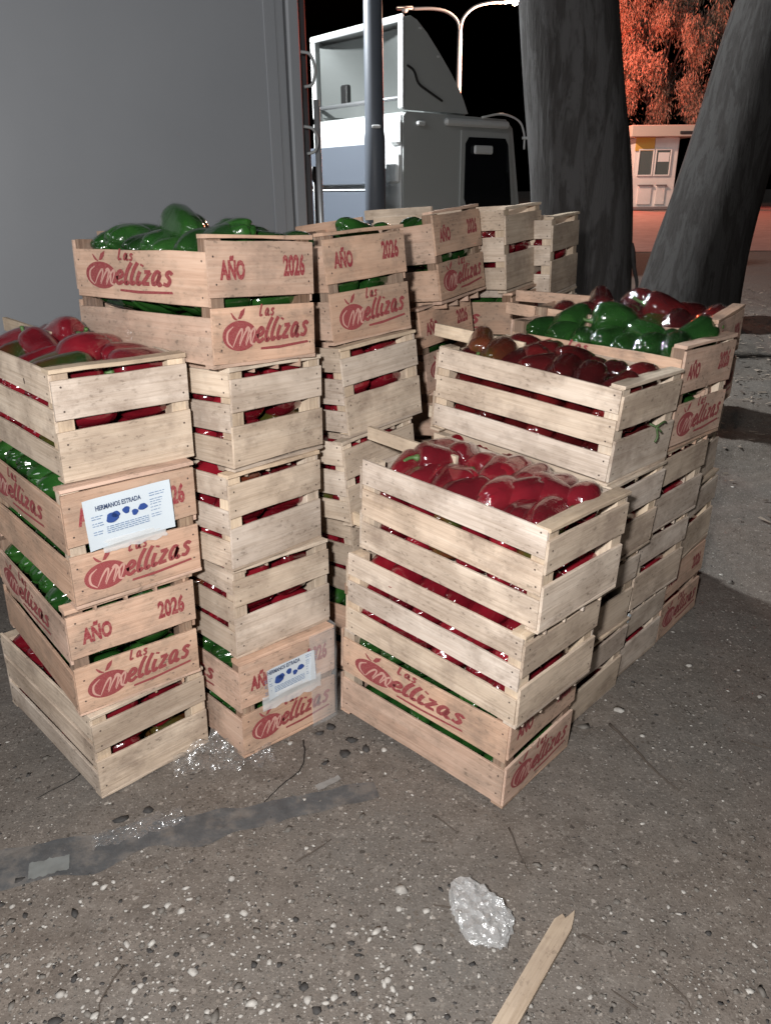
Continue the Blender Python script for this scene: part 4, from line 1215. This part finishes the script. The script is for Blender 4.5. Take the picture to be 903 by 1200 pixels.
# twigs, string, dark root
M['twig'] = simple('dry_twig', (.075, .06, .048), .85)
def twig(name, label, cat, pts, r0, mat, group=None):
    P = smooth_pts([on(x, y, r0 * .8) for x, y in pts], 5)
    P = [(p[0] + .004 * noise.noise(Vector((i * .9, 1, p[0]))), p[1], p[2]) for i, p in enumerate(P)]
    V, F = tube(P, list(np.linspace(r0, r0 * .45, len(P))), 7)
    return tag(obj(name, mesh_from(name, V, F, [mat], True)), label, cat, group)
twig('dry_twig', 'long thin dry twig beside the three-high stack', 'twig', [(.66, 1.86), (.70, 1.76), (.73, 1.66), (.77, 1.58)], .0042, M['twig'])
TW = [[(1.02, 1.78), (1.08, 1.75), (1.16, 1.74)], [(.12, 1.50), (.15, 1.47), (.17, 1.45)], [(.08, 1.42), (.12, 1.415)], [(.16, 1.22), (.12, 1.235), (.10, 1.235)], [(-.22, 1.36), (-.17, 1.40), (-.14, 1.43)],
      [(.55, 1.06), (.58, 1.02), (.585, .99)], [(.41, 1.16), (.45, 1.135)], [(.30, 1.46), (.315, 1.38), (.33, 1.32)], [(.80, 1.38), (.86, 1.35)], [(.48, 1.00), (.44, 1.04)], [(-.55, 1.10), (-.57, 1.03), (-.56, .98)]]
for P in TW: twig('dry_twig', 'short dry twig lying loose on the soil', 'twig', P, .0024, M['twig'], 'dry twigs on the soil')
twig('string', 'dark string trailing from the labelled ground crate', 'string', [(-.245, 1.80), (-.235, 1.74), (-.24, 1.68), (-.275, 1.63), (-.31, 1.58), (-.335, 1.53)], .0022, M['black'])
twig('string', 'thin dark string curled beside the plain ground crate', 'string', [(-.88, 1.77), (-.84, 1.72), (-.85, 1.66), (-.89, 1.62), (-.93, 1.58)], .002, M['black'])
# small paper tag stuck between crates of the block
b = MB(); b.box((0, 0, 0), (.024, .002, .028), .0005)
o = obj('paper_tag', b.mesh('paper_tag', [M['paper']]), CRATES['R3_0'], loc=(-.12, -.004, .23), rot=(0, .6, 0))
# loose green stalk on the side of the block

M['sprig'] = simple('wilted_stalk_green', (.05, .09, .03), .6)
o = thing('pepper_stalk', 'wilted green stalk caught in the end slit right behind the three-high stack', 'stalk', CRATES['R2_3'].matrix_world.copy())
for P in ([(.02, .004, .132), (.03, -.012, .125), (.05, -.02, .110)], [(.03, -.012, .125), (.06, -.016, .135), (.085, -.012, .128)], [(.03, -.012, .125), (.035, -.018, .10), (.03, -.016, .085)]):
    V, F = tube(smooth_pts(P, 4), .003, 6); obj('stalk_branch', mesh_from('stalk_branch', V, F, [M['sprig']], True), o)

# bark chips and dry leaves strewn by the trunks
n_ = 6500
py = 3.2 + 9.8 * rng.beta(1.8, 1.6, n_); px = rng.uniform(1.2, 8.0, n_)
Vl = np.zeros((n_, 4, 3)); an = rng.uniform(0, 6.28, n_); ll = rng.uniform(.008, .034, n_); ww = rng.uniform(.004, .010, n_)
for q, (sx, sy) in enumerate(((-1, -1), (1, -1), (1, 1), (-1, 1))):
    Vl[:, q, 0] = px + sx * ll * np.cos(an) - sy * ww * np.sin(an); Vl[:, q, 1] = py + sx * ll * np.sin(an) + sy * ww * np.cos(an)
zb = np.array([gz(a, b_) for a, b_ in zip(px, py)])
Vl[:, :, 2] = zb[:, None] + .005 + rng.uniform(0, .010, (n_, 4))
lm = simple('dry_bark_chip', (.26, .215, .175), .85); lm2 = simple('dark_bark_chip', (.10, .08, .065), .85)
me = mesh_np('leaf_litter', Vl.reshape(-1, 3), np.arange(n_ * 4).reshape(-1, 4), [lm, lm2], False, (rng.random(n_) < .35).astype(np.int32))
tag(obj('leaf_litter', me), 'dry leaves and bark chips strewn on the soil by the trunks', 'leaf litter', None, 'stuff')
